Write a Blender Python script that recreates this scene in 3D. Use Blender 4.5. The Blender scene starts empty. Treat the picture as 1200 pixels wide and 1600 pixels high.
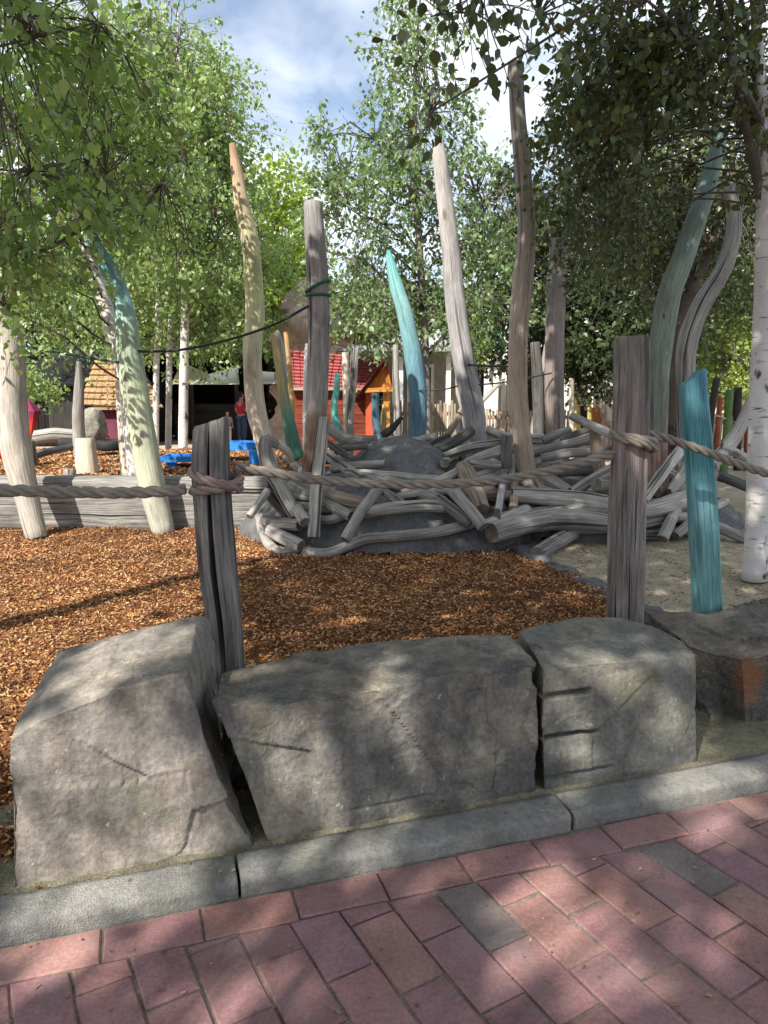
import bpy, math, random
import numpy as np
from mathutils import Vector, noise as mnoise
rng = np.random.default_rng(7); random.seed(7)
sc = bpy.context.scene; COL = sc.collection
# ------------------------------------------------------------------ camera geometry
H = 1.4; TH = math.radians(9.8); F = 1156.0
CT, ST = math.cos(TH), math.sin(TH)
CAM = np.array([0, 0, H])
def ray(px, py):
    u = (px-600)/F; v = (py-800)/F
    return np.array([u, CT - v*ST, -ST - v*CT])
def P(px, py, Y):
    r = ray(px, py); return CAM + r*(Y/r[1])
def G(px, py, z=0.0):
    r = ray(px, py); return CAM + r*((z-H)/r[2])
def mpx(n, px, py, Y):                       # n photo pixels in metres at that depth
    return n/F*(Y/ray(px, py)[1])
K0 = G(0, 1480); K1 = G(1200, 1235)
KE = (K1-K0)/np.linalg.norm(K1-K0); KN = np.array([-KE[1], KE[0], 0])
def K(s, d, z): return K0 + KE*s + KN*d + np.array([0, 0, z])
def PK(px, py, d):
    r = ray(px, py); return CAM + r*((d-(CAM-K0)@KN)/(r@KN))
SUN = np.array([-.50, -.72, .84]); SUN /= np.linalg.norm(SUN)
ZUP = np.array([0, 0, 1.0])
# ------------------------------------------------------------------ materials
class NT:
    def __init__(s, name):
        s.m = bpy.data.materials.new(name); s.m.use_nodes = True
        s.t = s.m.node_tree; s.t.nodes.clear()
        s.out = s.t.nodes.new('ShaderNodeOutputMaterial')
    def n(s, ty, **kw):
        nd = s.t.nodes.new(ty)
        for k, v in kw.items(): setattr(nd, k, v)
        return nd
    def l(s, a, b): s.t.links.new(a, b)
    def put(s, sock, v):
        if isinstance(v, bpy.types.NodeSocket): s.l(v, sock)
        elif isinstance(v, (tuple, list)) and sock.type == 'RGBA' and len(v) == 3: sock.default_value = (*v, 1)
        else: sock.default_value = v
    def attr(s, name): return s.n('ShaderNodeAttribute', attribute_name=name)
    def pos(s): return s.n('ShaderNodeNewGeometry').outputs['Position']
    def island(s): return s.n('ShaderNodeNewGeometry').outputs['Random Per Island']
    def scale(s, v, sc_):
        m = s.n('ShaderNodeVectorMath', operation='MULTIPLY'); s.l(v, m.inputs[0]); m.inputs[1].default_value = sc_; return m.outputs[0]
    def noise(s, v, scale=5, detail=4, rough=.55, dist=0.0):
        nd = s.n('ShaderNodeTexNoise'); s.l(v, nd.inputs['Vector']); nd.inputs['Scale'].default_value = scale
        nd.inputs['Detail'].default_value = detail; nd.inputs['Roughness'].default_value = rough; nd.inputs['Distortion'].default_value = dist
        return nd.outputs['Fac']
    def n_warp(s, v, amt):
        nd = s.n('ShaderNodeTexNoise'); s.l(v, nd.inputs['Vector']); nd.inputs['Scale'].default_value = 7; nd.inputs['Detail'].default_value = 4
        a = s.n('ShaderNodeVectorMath', operation='MULTIPLY_ADD'); s.l(nd.outputs['Color'], a.inputs[0]); a.inputs[1].default_value = (amt,)*3; s.l(v, a.inputs[2]); return a.outputs[0]
    def voro(s, v, scale=5, feature='F1', out='Distance'):
        nd = s.n('ShaderNodeTexVoronoi', feature=feature); s.l(v, nd.inputs['Vector']); nd.inputs['Scale'].default_value = scale
        return nd.outputs[out]
    def ramp(s, f, stops, interp='LINEAR'):
        nd = s.n('ShaderNodeValToRGB'); s.l(f, nd.inputs[0]); cr = nd.color_ramp; cr.interpolation = interp
        while len(cr.elements) < len(stops): cr.elements.new(.5)
        for e, (p, c) in zip(cr.elements, stops):
            e.position = p; e.color = (*c, 1) if not isinstance(c, (int, float)) else (c, c, c, 1)
        return nd.outputs[0]
    def mix(s, f, a, b, bt='MIX'):
        nd = s.n('ShaderNodeMix', data_type='RGBA', blend_type=bt)
        s.put(nd.inputs[0], f); s.put(nd.inputs[6], a); s.put(nd.inputs[7], b); return nd.outputs[2]
    def math(s, op, a, b=0.0):
        nd = s.n('ShaderNodeMath', operation=op); s.put(nd.inputs[0], a); s.put(nd.inputs[1], b); return nd.outputs[0]
    def bump(s, h, strength=.5, dist=.01, nrm=None):
        nd = s.n('ShaderNodeBump'); s.put(nd.inputs['Height'], h); nd.inputs['Strength'].default_value = strength; nd.inputs['Distance'].default_value = dist
        if nrm is not None: s.l(nrm, nd.inputs['Normal'])
        return nd.outputs[0]
    def bsdf(s, col, rough=.8, nrm=None, spec=.3, metal=0.0, trans=None):
        b = s.n('ShaderNodeBsdfPrincipled'); s.put(b.inputs['Base Color'], col); s.put(b.inputs['Roughness'], rough)
        b.inputs['Specular IOR Level'].default_value = spec; b.inputs['Metallic'].default_value = metal
        if nrm is not None: s.l(nrm, b.inputs['Normal'])
        o = b.outputs[0]
        if trans is not None:
            t = s.n('ShaderNodeBsdfTranslucent'); s.put(t.inputs[0], trans[0]); mx = s.n('ShaderNodeMixShader'); mx.inputs[0].default_value = trans[1]
            s.l(o, mx.inputs[1]); s.l(t.outputs[0], mx.inputs[2]); o = mx.outputs[0]
        s.l(o, s.out.inputs[0]); return s.m

def wood(name, stops, crack=.8, fib=.7, wear=None, rough=.85, worn=(.30, .27, .24)):
    s = NT(name); v = s.attr('grain').outputs['Vector']; t = s.attr('along').outputs['Fac']
    n1 = s.noise(v, 2.2, 3); tt = s.math('ADD', t, s.math('MULTIPLY', s.math('SUBTRACT', n1, .5), .16))
    base = s.ramp(tt, stops) if len(stops) > 1 else None
    if base is None: base = stops[0][1]
    fibre = s.noise(s.scale(v, (58, 58, 2.0)), 1, 6, .72, .15)
    fine = s.noise(s.scale(v, (190, 190, 7)), 1, 3, .65)
    big = s.noise(s.scale(v, (5, 5, 1.7)), 1, 4, .6)
    if wear:
        wf = s.ramp(s.noise(s.scale(v, (9, 9, 1.3)), 1, 5, .65), [(wear-.07, 1), (wear+.07, 0)])
        base = s.mix(wf, base, worn)
    c = s.mix(fib, base, s.ramp(fibre, [(.30, .12), (.47, .85), (.68, 1.5)]), 'MULTIPLY')
    c = s.mix(.55, c, s.ramp(fine, [(.3, .35), (.65, 1.5)]), 'MULTIPLY')
    c = s.mix(.75, c, s.ramp(big, [(.28, .5), (.5, 1.0), (.72, 1.35)]), 'MULTIPLY')
    oi = s.n('ShaderNodeObjectInfo').outputs['Random']
    c = s.mix(.6, c, s.ramp(oi, [(0, .78), (1, 1.2)]), 'MULTIPLY')
    ck = s.ramp(s.noise(s.scale(v, (26, 26, .55)), 1, 2, .5, .3), [(.335, 1), (.375, 0)])
    c = s.mix(s.math('MULTIPLY', ck, crack), c, (.025, .022, .02))
    kn = s.ramp(s.voro(s.scale(v, (3.2, 3.2, 1.5)), 1), [(.05, 1), (.11, 0)])
    c = s.mix(s.math('MULTIPLY', kn, .6), c, (.05, .042, .036))
    h = s.math('SUBTRACT', s.math('ADD', fibre, s.math('MULTIPLY', fine, .5)), s.math('MULTIPLY', ck, 1.3*crack))
    return s.bsdf(c, rough, s.bump(h, .9, .009), .15)
M = {}
GREY = (.285, .268, .248)
M['grey'] = wood('weathered_grey_wood', [(0, GREY)])
M['greyd'] = wood('dark_grey_wood', [(0, (.14, .132, .126))])
M['pale'] = wood('pale_silver_wood', [(0, (.385, .36, .33))])
M['lav'] = wood('lavender_grey_wood', [(0, (.32, .31, .335))])
M['brownish'] = wood('brown_grey_wood', [(0, (.30, .235, .185))])
M['postp'] = wood('old_post_wood', [(0, (.17, .165, .155)), (.55, (.18, .165, .155)), (1, (.14, .135, .13))], 1, .9)
M['postr'] = wood('reddish_post_wood', [(0, (.17, .165, .15)), (.3, (.18, .168, .155)), (.42, (.19, .15, .142)), (.5, (.18, .168, .158)), (.75, (.19, .155, .145)), (1, (.135, .13, .12))], 1, .9)
M['beam'] = wood('silver_beam_wood', [(0, (.27, .26, .245))], 1, 1)
M['poleA'] = wood('bleached_pole_wood', [(0, (.35, .32, .285)), (.5, (.42, .38, .335)), (1, (.47, .425, .375))], .5, .4)
M['poleB'] = wood('green_teal_pole_paint', [(0, (.44, .43, .36)), (.45, (.46, .50, .34)), (.62, (.40, .52, .38)), (.76, (.25, .46, .45)), (.9, (.10, .30, .38)), (1, (.06, .22, .36))], .25, .2, .36)
M['cream'] = wood('cream_post_wood', [(0, (.56, .49, .40))], .3, .25)
M['poleC'] = wood('yellow_green_pole_paint', [(0, (.60, .52, .43)), (.3, (.60, .50, .41)), (.42, (.56, .55, .38)), (.62, (.52, .54, .29)), (.8, (.50, .42, .27)), (1, (.36, .23, .15))], .3, .25, .33)
M['poleD'] = wood('tall_grey_pole_wood', [(0, (.22, .15, .11)), (.18, (.26, .19, .15)), (.28, (.34, .31, .30)), (1, (.29, .28, .275))], .8, .5)
M['green'] = wood('green_yellow_pole_paint', [(0, (.08, .20, .15)), (.35, (.13, .28, .20)), (.55, (.38, .38, .20)), (.85, (.52, .44, .24)), (1, (.5, .42, .33))], .2, .2)
M['turq'] = wood('turquoise_pole_paint', [(0, (.07, .12, .15)), (.2, (.13, .22, .32)), (.5, (.14, .27, .34)), (.62, (.17, .33, .37)), (.8, (.24, .45, .46)), (1, (.15, .42, .40))], .25, .22, .30)
M['turqs'] = wood('turquoise_stake_paint', [(0, (.22, .26, .34)), (.4, (.22, .30, .36)), (.45, (.16, .50, .44)), (1, (.2, .58, .5))], .2, .2)
M['teal'] = wood('teal_post_paint', [(0, (.19, .40, .375)), (.4, (.20, .42, .415)), (.6, (.18, .38, .42)), (.75, (.12, .35, .385)), (1, (.12, .31, .38))], .8, .6, .36, .7, (.12, .27, .30))
M['poleE'] = wood('tall_silver_pole_wood', [(0, (.31, .29, .31)), (.6, (.36, .345, .35)), (1, (.52, .48, .45))], .6, .35)
M['poleF'] = wood('tan_pole_wood', [(0, (.42, .34, .26)), (.35, (.38, .30, .23)), (.6, (.33, .285, .25)), (1, (.24, .22, .205))], .5, .45)
M['poleG'] = wood('brown_grey_pole_wood', [(0, (.30, .22, .20)), (.4, (.27, .22, .20)), (1, (.21, .20, .19))], .5, .4)
M['poleH'] = wood('green_grey_pole_wood', [(0, (.25, .22, .20)), (.2, (.32, .21, .175)), (.3, (.24, .26, .23)), (.6, (.20, .24, .20)), (1, (.15, .22, .20))], .5, .4)
M['darkw'] = wood('dark_timber', [(0, (.045, .042, .04))], .5, .5)
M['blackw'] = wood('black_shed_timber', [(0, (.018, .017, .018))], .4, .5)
M['bluep'] = wood('blue_grey_stake_paint', [(0, (.2, .2, .24)), (.5, (.10, .15, .20)), (1, (.07, .13, .17))], .3, .3)
M['yellow'] = wood('yellow_paint', [(0, (.52, .43, .16))], .1, .15)
M['orangep'] = wood('orange_stake_paint', [(0, (.55, .43, .32)), (.5, (.55, .38, .20)), (1, (.5, .30, .13))], .2, .2)
M['orange'] = wood('orange_board', [(0, (.62, .27, .07))], .2, .3)
M['redor'] = wood('red_orange_board', [(0, (.50, .10, .05))], .2, .3)
M['redwall'] = wood('red_brown_wall_board', [(0, (.20, .05, .03))], .2, .4)
M['roofred'] = wood('red_roof_shingle', [(0, (.38, .10, .10))], .15, .35)
M['roofor'] = wood('orange_roof_shingle', [(0, (.42, .27, .15))], .3, .45)
M['maroon'] = wood('dark_red_trim', [(0, (.13, .03, .025))], .2, .3)
M['purple'] = wood('purple_wall_paint', [(0, (.22, .07, .09)), (.6, (.15, .045, .07)), (1, (.1, .02, .05))], .1, .2)
M['blue'] = wood('blue_trough_paint', [(0, (.035, .22, .62))], .05, .12, None, .45)
M['fencew'] = wood('pale_fence_wood', [(0, (.36, .29, .22))], .5, .4)
M['white'] = wood('white_paint', [(0, (.74, .73, .70))], .1, .15)
M['greenst'] = wood('green_stake_paint', [(0, (.10, .17, .06))], .2, .3)
M['redst'] = wood('red_brown_stake_paint', [(0, (.28, .08, .05))], .2, .3)
M['spike'] = wood('red_purple_spike_paint', [(0, (.6, .10, .02)), (.45, (.5, .04, .03)), (.62, (.28, .04, .08)), (1, (.22, .04, .12))], .1, .2)
M['rust'] = NT('x').m
def endgrain():
    s = NT('cut_end_grain'); v = s.attr('grain').outputs['Vector']
    ln = s.n('ShaderNodeVectorMath', operation='LENGTH'); s.l(s.scale(v, (1, 1, 0)), ln.inputs[0])
    n = s.noise(v, 14, 4)
    rings = s.math('SINE', s.math('ADD', s.math('MULTIPLY', ln.outputs['Value'], 420), s.math('MULTIPLY', n, 9)))
    c = s.mix(.5, (.20, .175, .15), s.ramp(rings, [(0, .55), (1, 1.15)]), 'MULTIPLY')
    c = s.mix(.8, c, s.ramp(n, [(.3, .45), (.65, 1.25)]), 'MULTIPLY')
    return s.bsdf(c, .9, s.bump(s.math('ADD', rings, s.math('MULTIPLY', n, 3)), .4, .004), .15)
M['end'] = endgrain()
def birchbark(name, white, dark, amt=.42):
    s = NT(name); v = s.attr('grain').outputs['Vector']
    big = s.noise(s.scale(v, (6, 6, 3)), 1, 4)
    c = s.mix(s.ramp(big, [(.35, 0), (.65, 1)]), white, tuple(x*.78 for x in white))
    len_ = s.noise(s.scale(v, (9, 9, 55)), 1, 3, .6)
    c = s.mix(s.ramp(len_, [(.30, .9), (.40, 0)]), c, dark)
    pt = s.ramp(s.noise(s.scale(v, (7, 7, 3.2)), 1, 3, .6), [(amt-.1, 1), (amt-.05, 0)])
    c = s.mix(pt, c, dark)
    return s.bsdf(c, .75, s.bump(s.math('ADD', len_, big), .5, .004), .2)
M['birch'] = birchbark('birch_bark', (.66, .63, .61), (.07, .06, .055))
M['bark'] = birchbark('brown_bark', (.11, .085, .065), (.03, .025, .02), .5)
M['limb'] = birchbark('grey_brown_limb_bark', (.13, .11, .092), (.05, .042, .036), .45)
M['barkg'] = birchbark('grey_bark', (.26, .23, .21), (.06, .05, .045), .45)
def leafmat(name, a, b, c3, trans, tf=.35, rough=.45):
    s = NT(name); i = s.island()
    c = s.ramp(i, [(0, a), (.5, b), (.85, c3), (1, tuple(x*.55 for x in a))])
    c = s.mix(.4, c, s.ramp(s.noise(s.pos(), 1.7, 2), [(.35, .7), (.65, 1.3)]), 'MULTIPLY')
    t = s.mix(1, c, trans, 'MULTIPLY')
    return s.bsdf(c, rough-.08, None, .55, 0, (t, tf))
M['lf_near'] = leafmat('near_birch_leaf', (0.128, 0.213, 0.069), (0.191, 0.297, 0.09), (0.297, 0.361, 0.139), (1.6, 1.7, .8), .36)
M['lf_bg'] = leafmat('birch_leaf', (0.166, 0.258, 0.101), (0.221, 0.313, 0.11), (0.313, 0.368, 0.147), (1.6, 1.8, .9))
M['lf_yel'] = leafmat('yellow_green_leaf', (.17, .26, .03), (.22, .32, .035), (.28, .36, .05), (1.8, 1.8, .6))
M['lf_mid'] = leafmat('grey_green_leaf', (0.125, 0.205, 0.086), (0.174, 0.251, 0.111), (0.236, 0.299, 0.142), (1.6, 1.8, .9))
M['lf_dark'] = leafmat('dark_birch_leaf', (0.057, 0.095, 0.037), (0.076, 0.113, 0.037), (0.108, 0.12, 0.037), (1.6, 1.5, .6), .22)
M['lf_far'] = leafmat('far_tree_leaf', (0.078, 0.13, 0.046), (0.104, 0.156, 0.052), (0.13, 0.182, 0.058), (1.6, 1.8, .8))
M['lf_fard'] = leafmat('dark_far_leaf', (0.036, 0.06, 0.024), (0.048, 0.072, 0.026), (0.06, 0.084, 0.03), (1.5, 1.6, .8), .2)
M['lf_bush'] = leafmat('light_bush_leaf', (.2, .28, .06), (.26, .34, .08), (.34, .38, .12), (1.7, 1.7, .8))
def stone(name, c1, c2, c3, sc_=1.0, rustpatch=None, streak=True, bs=.9, crk_=.3, strk=.55, patch=.0):
    s = NT(name); p = s.pos()
    n1 = s.noise(p, 3.2*sc_, 6, .62, .4); n2 = s.noise(p, 14*sc_, 6, .65); n3 = s.noise(p, 70*sc_, 4, .6)
    c = s.ramp(n1, [(.28, c1), (.5, c2), (.74, c3)])
    c = s.mix(.65, c, s.ramp(n2, [(.25, .5), (.5, 1.0), (.75, 1.4)]), 'MULTIPLY')
    c = s.mix(.5, c, s.ramp(n3, [(.3, .55), (.65, 1.4)]), 'MULTIPLY')
    if streak:
        st = s.noise(s.scale(p, (16, 16, 1.8)), 1, 4, .6)
        c = s.mix(strk, c, s.ramp(st, [(.3, .6), (.55, 1.05), (.75, 1.3)]), 'MULTIPLY')
    if patch:
        pm = s.ramp(s.noise(s.n_warp(p, .09), 3.4*sc_, 7, .62), [(.475, 0), (.515, 1)])
        c = s.mix(patch, c, s.mix(pm, (.70, .72, .74), (1.32, 1.20, 1.02)), 'MULTIPLY')
        pm2 = s.ramp(s.noise(s.scale(s.n_warp(p, .05), (1, 1, 2.5)), 8*sc_, 6, .65), [(.56, 0), (.60, 1)])
        c = s.mix(s.math('MULTIPLY', pm2, patch*.3), c, (.36, .33, .28))
    lich = s.ramp(s.noise(p, 26*sc_, 3, .7), [(.66, 0), (.71, 1)])
    c = s.mix(s.math('MULTIPLY', lich, .55), c, (.42, .41, .37))
    crk = s.ramp(s.voro(s.n_warp(p, .12), 2.6*sc_, 'DISTANCE_TO_EDGE'), [(.004, 1), (.014, 0)])
    c = s.mix(s.math('MULTIPLY', s.math('MULTIPLY', crk, s.ramp(s.noise(p, 2.4, 2), [(.52, 0), (.62, 1)])), crk_), c, (.03, .028, .025))
    ml = s.ramp(s.noise(p, 5*sc_, 5, .6), [(.56, 0), (.70, 1)])
    c = s.mix(s.math('MULTIPLY', ml, .35), c, (.13, .14, .065))
    if rustpatch:
        d = s.n('ShaderNodeVectorMath', operation='DISTANCE'); s.l(p, d.inputs[0]); d.inputs[1].default_value = rustpatch[0]
        f = s.ramp(s.math('ADD', d.outputs['Value'], s.math('MULTIPLY', n2, .12)), [(rustpatch[1], 1), (rustpatch[1]+.04, 0)])
        c = s.mix(s.math('MULTIPLY', f, .85), c, (.24, .105, .05))
    vc = s.ramp(s.voro(s.scale(p, (1, 1, 2.2)), 3.1*sc_, 'DISTANCE_TO_EDGE'), [(0, 0), (.018, 1)])
    ckm = s.ramp(s.noise(p, 2.1, 2), [(.5, 0), (.6, 1)])
    h = s.math('ADD', s.math('MULTIPLY', n2, 1.0), s.math('MULTIPLY', n3, .6))
    if patch: h = s.math('ADD', h, s.math('MULTIPLY', pm, .35))
    return s.bsdf(c, .88, s.bump(h, bs, .02), .25)
M['st1'] = stone('warm_grey_boulder_stone', (.128, .118, .106), (.207, .188, .168), (.30, .27, .238), bs=.3, crk_=.12, strk=.85, patch=.25)
M['st2'] = stone('brown_grey_boulder_stone', (.078, .075, .072), (.142, .134, .122), (.235, .213, .185), bs=.45, crk_=.45, patch=.5)
M['st3'] = stone('olive_grey_boulder_stone', (.115, .112, .100), (.17, .165, .145), (.25, .242, .208), bs=.4, crk_=.15, patch=.4)
RUSTP = PK(1192, 1075, .28)
M['st4'] = stone('rusty_boulder_stone', (0.098, 0.09, 0.082), (0.147, 0.133, 0.119), (0.196, 0.176, 0.155), 1, (tuple(RUSTP), .19), patch=.6)
M['mound'] = stone('mound_rubber_granite', (.085, .085, .09), (.13, .13, .137), (.185, .184, .19), 1.3, None, False)
M['rock'] = stone('reddish_artificial_rock', (.36, .26, .22), (.48, .36, .30), (.56, .44, .37), .7, None, False)
M['bldr'] = stone('mossy_grey_boulder', (.16, .16, .14), (.26, .25, .21), (.34, .33, .28), 1.5, None, False)
def concrete():
    s = NT('kerb_concrete'); p = s.pos()
    n1 = s.noise(p, 4, 5, .6); n2 = s.noise(p, 60, 4, .7); n3 = s.voro(p, 220)
    c = s.ramp(n1, [(.3, (.12, .118, .114)), (.5, (.20, .196, .185)), (.7, (.29, .28, .26))])
    c = s.mix(.6, c, s.ramp(n2, [(.3, .55), (.65, 1.3)]), 'MULTIPLY')
    c = s.mix(.5, c, s.ramp(n3, [(.1, .6), (.5, 1.15)]), 'MULTIPLY')
    g = s.ramp(s.noise(p, 7, 4), [(.55, 0), (.68, 1)])
    c = s.mix(s.math('MULTIPLY', g, .3), c, (.16, .17, .09))
    return s.bsdf(c, .9, s.bump(s.math('ADD', n2, n3), .6, .004), .2)
M['kerb'] = concrete()
def brickm():
    s = NT('brick_pavers'); p = s.pos(); a = s.attr('tint').outputs['Color']
    n1 = s.noise(p, 9, 5, .6); n2 = s.noise(p, 90, 4, .7); n3 = s.noise(p, 2.2, 3)
    c = s.mix(.7, a, s.ramp(n1, [(.25, .62), (.5, 1.0), (.75, 1.3)]), 'MULTIPLY')
    c = s.mix(.6, c, s.ramp(n2, [(.28, .55), (.6, 1.2), (.8, 1.7)]), 'MULTIPLY')
    c = s.mix(.5, c, s.ramp(n3, [(.35, .75), (.65, 1.2)]), 'MULTIPLY')
    du = s.ramp(s.noise(p, 3.4, 6, .7), [(.48, 0), (.72, 1)])
    c = s.mix(s.math('MULTIPLY', du, .5), c, (.25, .21, .19))
    dk = s.ramp(s.noise(p, 21, 5, .75), [(.62, 0), (.72, 1)])
    c = s.mix(s.math('MULTIPLY', dk, .55), c, (.07, .05, .05))
    sp = s.ramp(s.voro(p, 75), [(.06, 1), (.10, 0)])
    c = s.mix(s.math('MULTIPLY', sp, .35), c, (.45, .36, .32))
    return s.bsdf(c, .8, s.bump(s.math('ADD', n2, s.math('MULTIPLY', n1, 1.5)), .45, .004), .3)
M['brick'] = brickm()
def groundm(name, c1, c2, c3, sc_, spec=None, bumpd=.02):
    s = NT(name); p = s.pos()
    n1 = s.noise(p, .8*sc_, 5, .6); n2 = s.noise(p, 9*sc_, 6, .7); n3 = s.noise(p, 45*sc_, 4, .7)
    c = s.ramp(n1, [(.3, c1), (.5, c2), (.7, c3)])
    c = s.mix(.7, c, s.ramp(n2, [(.28, .5), (.5, 1.0), (.74, 1.5)]), 'MULTIPLY')
    c = s.mix(.7, c, s.ramp(n3, [(.3, .45), (.6, 1.35)]), 'MULTIPLY')
    if spec:
        f = s.ramp(s.voro(p, 22*sc_), [(.10, 1), (.16, 0)])
        c = s.mix(s.math('MULTIPLY', f, .5), c, spec)
    return s.bsdf(c, .95, s.bump(s.math('ADD', n2, n3), .8, bumpd), .1)
M['earth'] = groundm('dark_earth', (.07, .055, .04), (.10, .08, .055), (.13, .10, .07), 1)
M['joint'] = groundm('joint_sand', (.10, .09, .07), (.19, .165, .13), (.27, .23, .18), 4, None, .004)
M['chipbed'] = groundm('wood_chip_bed', (.10, .045, .022), (.16, .07, .032), (.24, .12, .05), 1, (.36, .21, .10))
M['sand'] = groundm('dusty_sand', (.22, .185, .13), (.30, .255, .185), (.36, .31, .225), 1, (.16, .12, .07))
M['fargr'] = groundm('pale_playground_sand', (.34, .29, .22), (.42, .36, .28), (.48, .42, .33), 1)
M['soil'] = groundm('mossy_grit', (.12, .11, .08), (.20, .185, .13), (.28, .26, .18), 3, None, .01)
def chipm():
    s = NT('wood_chip'); i = s.island(); p = s.pos()
    c = s.ramp(i, [(0, (.05, .022, .014)), (.3, (.16, .062, .03)), (.55, (.31, .14, .056)), (.8, (.51, .28, .115)), (1, (.62, .43, .25))])
    big = s.noise(p, 1.4, 5, .65)
    c = s.mix(.8, c, s.ramp(big, [(.34, .5), (.52, 1.0), (.68, 1.35)]), 'MULTIPLY')
    c = s.mix(.5, c, s.ramp(s.noise(p, 160, 2), [(.3, .6), (.7, 1.3)]), 'MULTIPLY')
    return s.bsdf(c, .85, None, .2)
M['chip'] = chipm()
def litterm():
    s = NT('dry_litter'); i = s.island()
    return s.bsdf(s.ramp(i, [(0, (.10, .07, .04)), (.5, (.22, .16, .09)), (1, (.42, .36, .26))]), .9, None, .1)
M['litter'] = litterm()
def ropem(name, c1, c2):
    s = NT(name); v = s.attr('grain').outputs['Vector']
    n = s.noise(s.scale(v, (160, 160, 30)), 1, 4, .7); b = s.noise(v, 3, 3)
    c = s.mix(s.ramp(b, [(.35, 0), (.65, 1)]), c1, c2); c = s.mix(.7, c, s.ramp(n, [(.3, .5), (.65, 1.3)]), 'MULTIPLY')
    return s.bsdf(c, .9, s.bump(n, .7, .004), .15)
M['rope'] = ropem('sisal_rope', (.30, .265, .225), (.22, .19, .165))
M['roper'] = ropem('red_tinged_rope', (.27, .22, .195), (.23, .155, .145))
def plain(name, col, rough=.6, n=.25, sc_=12, spec=.3, bumps=.2):
    s = NT(name); p = s.pos(); f = s.noise(p, sc_, 4, .6)
    c = s.mix(n*2, col, s.ramp(f, [(.3, .6), (.7, 1.3)]), 'MULTIPLY')
    return s.bsdf(c, rough, s.bump(f, bumps, .005), spec)
M['rubber'] = plain('tyre_rubber', (.02, .02, .021), .7, .4, 20)
M['cabg'] = plain('green_cable', (.03, .12, .08), .5)
M['cabd'] = plain('dark_cable', (.02, .03, .028), .5)
M['canw'] = plain('white_canvas', (.72, .68, .60), .8, .1)
M['cano'] = plain('olive_canvas', (.33, .29, .17), .8, .15)
M['cand'] = plain('dark_olive_sail', (.075, .07, .04), .8, .2)
M['paper'] = plain('paper_notice', (.75, .75, .78), .7, .1)
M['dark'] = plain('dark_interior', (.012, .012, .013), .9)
M['steel'] = plain('galvanised_steel', (.35, .36, .37), .4, .2)
M['skin'] = plain('skin', (.50, .32, .24), .55, .1, 30)
M['hair'] = plain('dark_hair', (.03, .02, .015), .6, .3, 60)
M['redshirt'] = plain('red_jersey', (.55, .03, .06), .8, .2, 25)
M['jeans'] = plain('blue_denim', (.06, .11, .22), .85, .3, 30)
M['pinkcl'] = plain('pale_pink_cloth', (.62, .40, .42), .85, .2, 30)
M['whitecl'] = plain('white_cloth', (.66, .62, .58), .85, .2, 30)
M['blackcl'] = plain('black_cloth', (.03, .03, .035), .85, .2, 30)
M['yelcl'] = plain('yellow_cloth', (.6, .42, .06), .85, .2, 30)
M['orgcl'] = plain('orange_cloth', (.6, .22, .07), .85, .2, 30)
M['shoe'] = plain('shoe_leather', (.05, .045, .04), .6)
M['paledeck'] = plain('pale_plaster', (.33, .31, .27), .8, .25, 6)
M['greyroof'] = plain('grey_roof_sheet', (.30, .30, .31), .6, .25, 6)
M['redplastic'] = plain('red_plastic', (.5, .02, .03), .4)
bpy.data.materials.remove(M.pop('rust'))
# ------------------------------------------------------------------ mesh building
def np_mesh(name, V, faces, mats, midx=None, grain=None, along=None, smooth=True, tint=None):
    """faces: list of int arrays (n,k) grouped by k"""
    me = bpy.data.meshes.new(name)
    V = np.asarray(V, np.float32); me.vertices.add(len(V)); me.vertices.foreach_set('co', V.ravel())
    li = np.concatenate([f.ravel() for f in faces]).astype(np.int32)
    tot = np.concatenate([np.full(len(f), f.shape[1]) for f in faces]).astype(np.int32)
    st = np.concatenate([[0], np.cumsum(tot)[:-1]]).astype(np.int32)
    me.loops.add(len(li)); me.loops.foreach_set('vertex_index', li)
    me.polygons.add(len(tot)); me.polygons.foreach_set('loop_start', st); me.polygons.foreach_set('loop_total', tot)
    if midx is not None: me.polygons.foreach_set('material_index', np.asarray(midx, np.int32))
    me.polygons.foreach_set('use_smooth', np.full(len(tot), smooth) if np.isscalar(smooth) else np.asarray(smooth))
    for m in mats: me.materials.append(m)
    if grain is not None:
        a = me.attributes.new('grain', 'FLOAT_VECTOR', 'POINT'); a.data.foreach_set('vector', np.asarray(grain, np.float32).ravel())
    if along is not None:
        a = me.attributes.new('along', 'FLOAT', 'POINT'); a.data.foreach_set('value', np.asarray(along, np.float32))
    if tint is not None:
        a = me.attributes.new('tint', 'FLOAT_COLOR', 'POINT'); a.data.foreach_set('color', np.asarray(tint, np.float32).ravel())
    me.update(calc_edges=True); me.validate()
    return me
def props(o, label=None, cat=None, group=None, kind=None):
    if label: o['label'] = label
    if cat: o['category'] = cat
    if group: o['group'] = group
    if kind: o['kind'] = kind
    return o
def empty(name, loc, label=None, cat=None, group=None):
    o = bpy.data.objects.new(name, None); o.empty_display_size = .1; COL.objects.link(o); o.location = tuple(loc)
    return props(o, label, cat, group)
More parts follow.
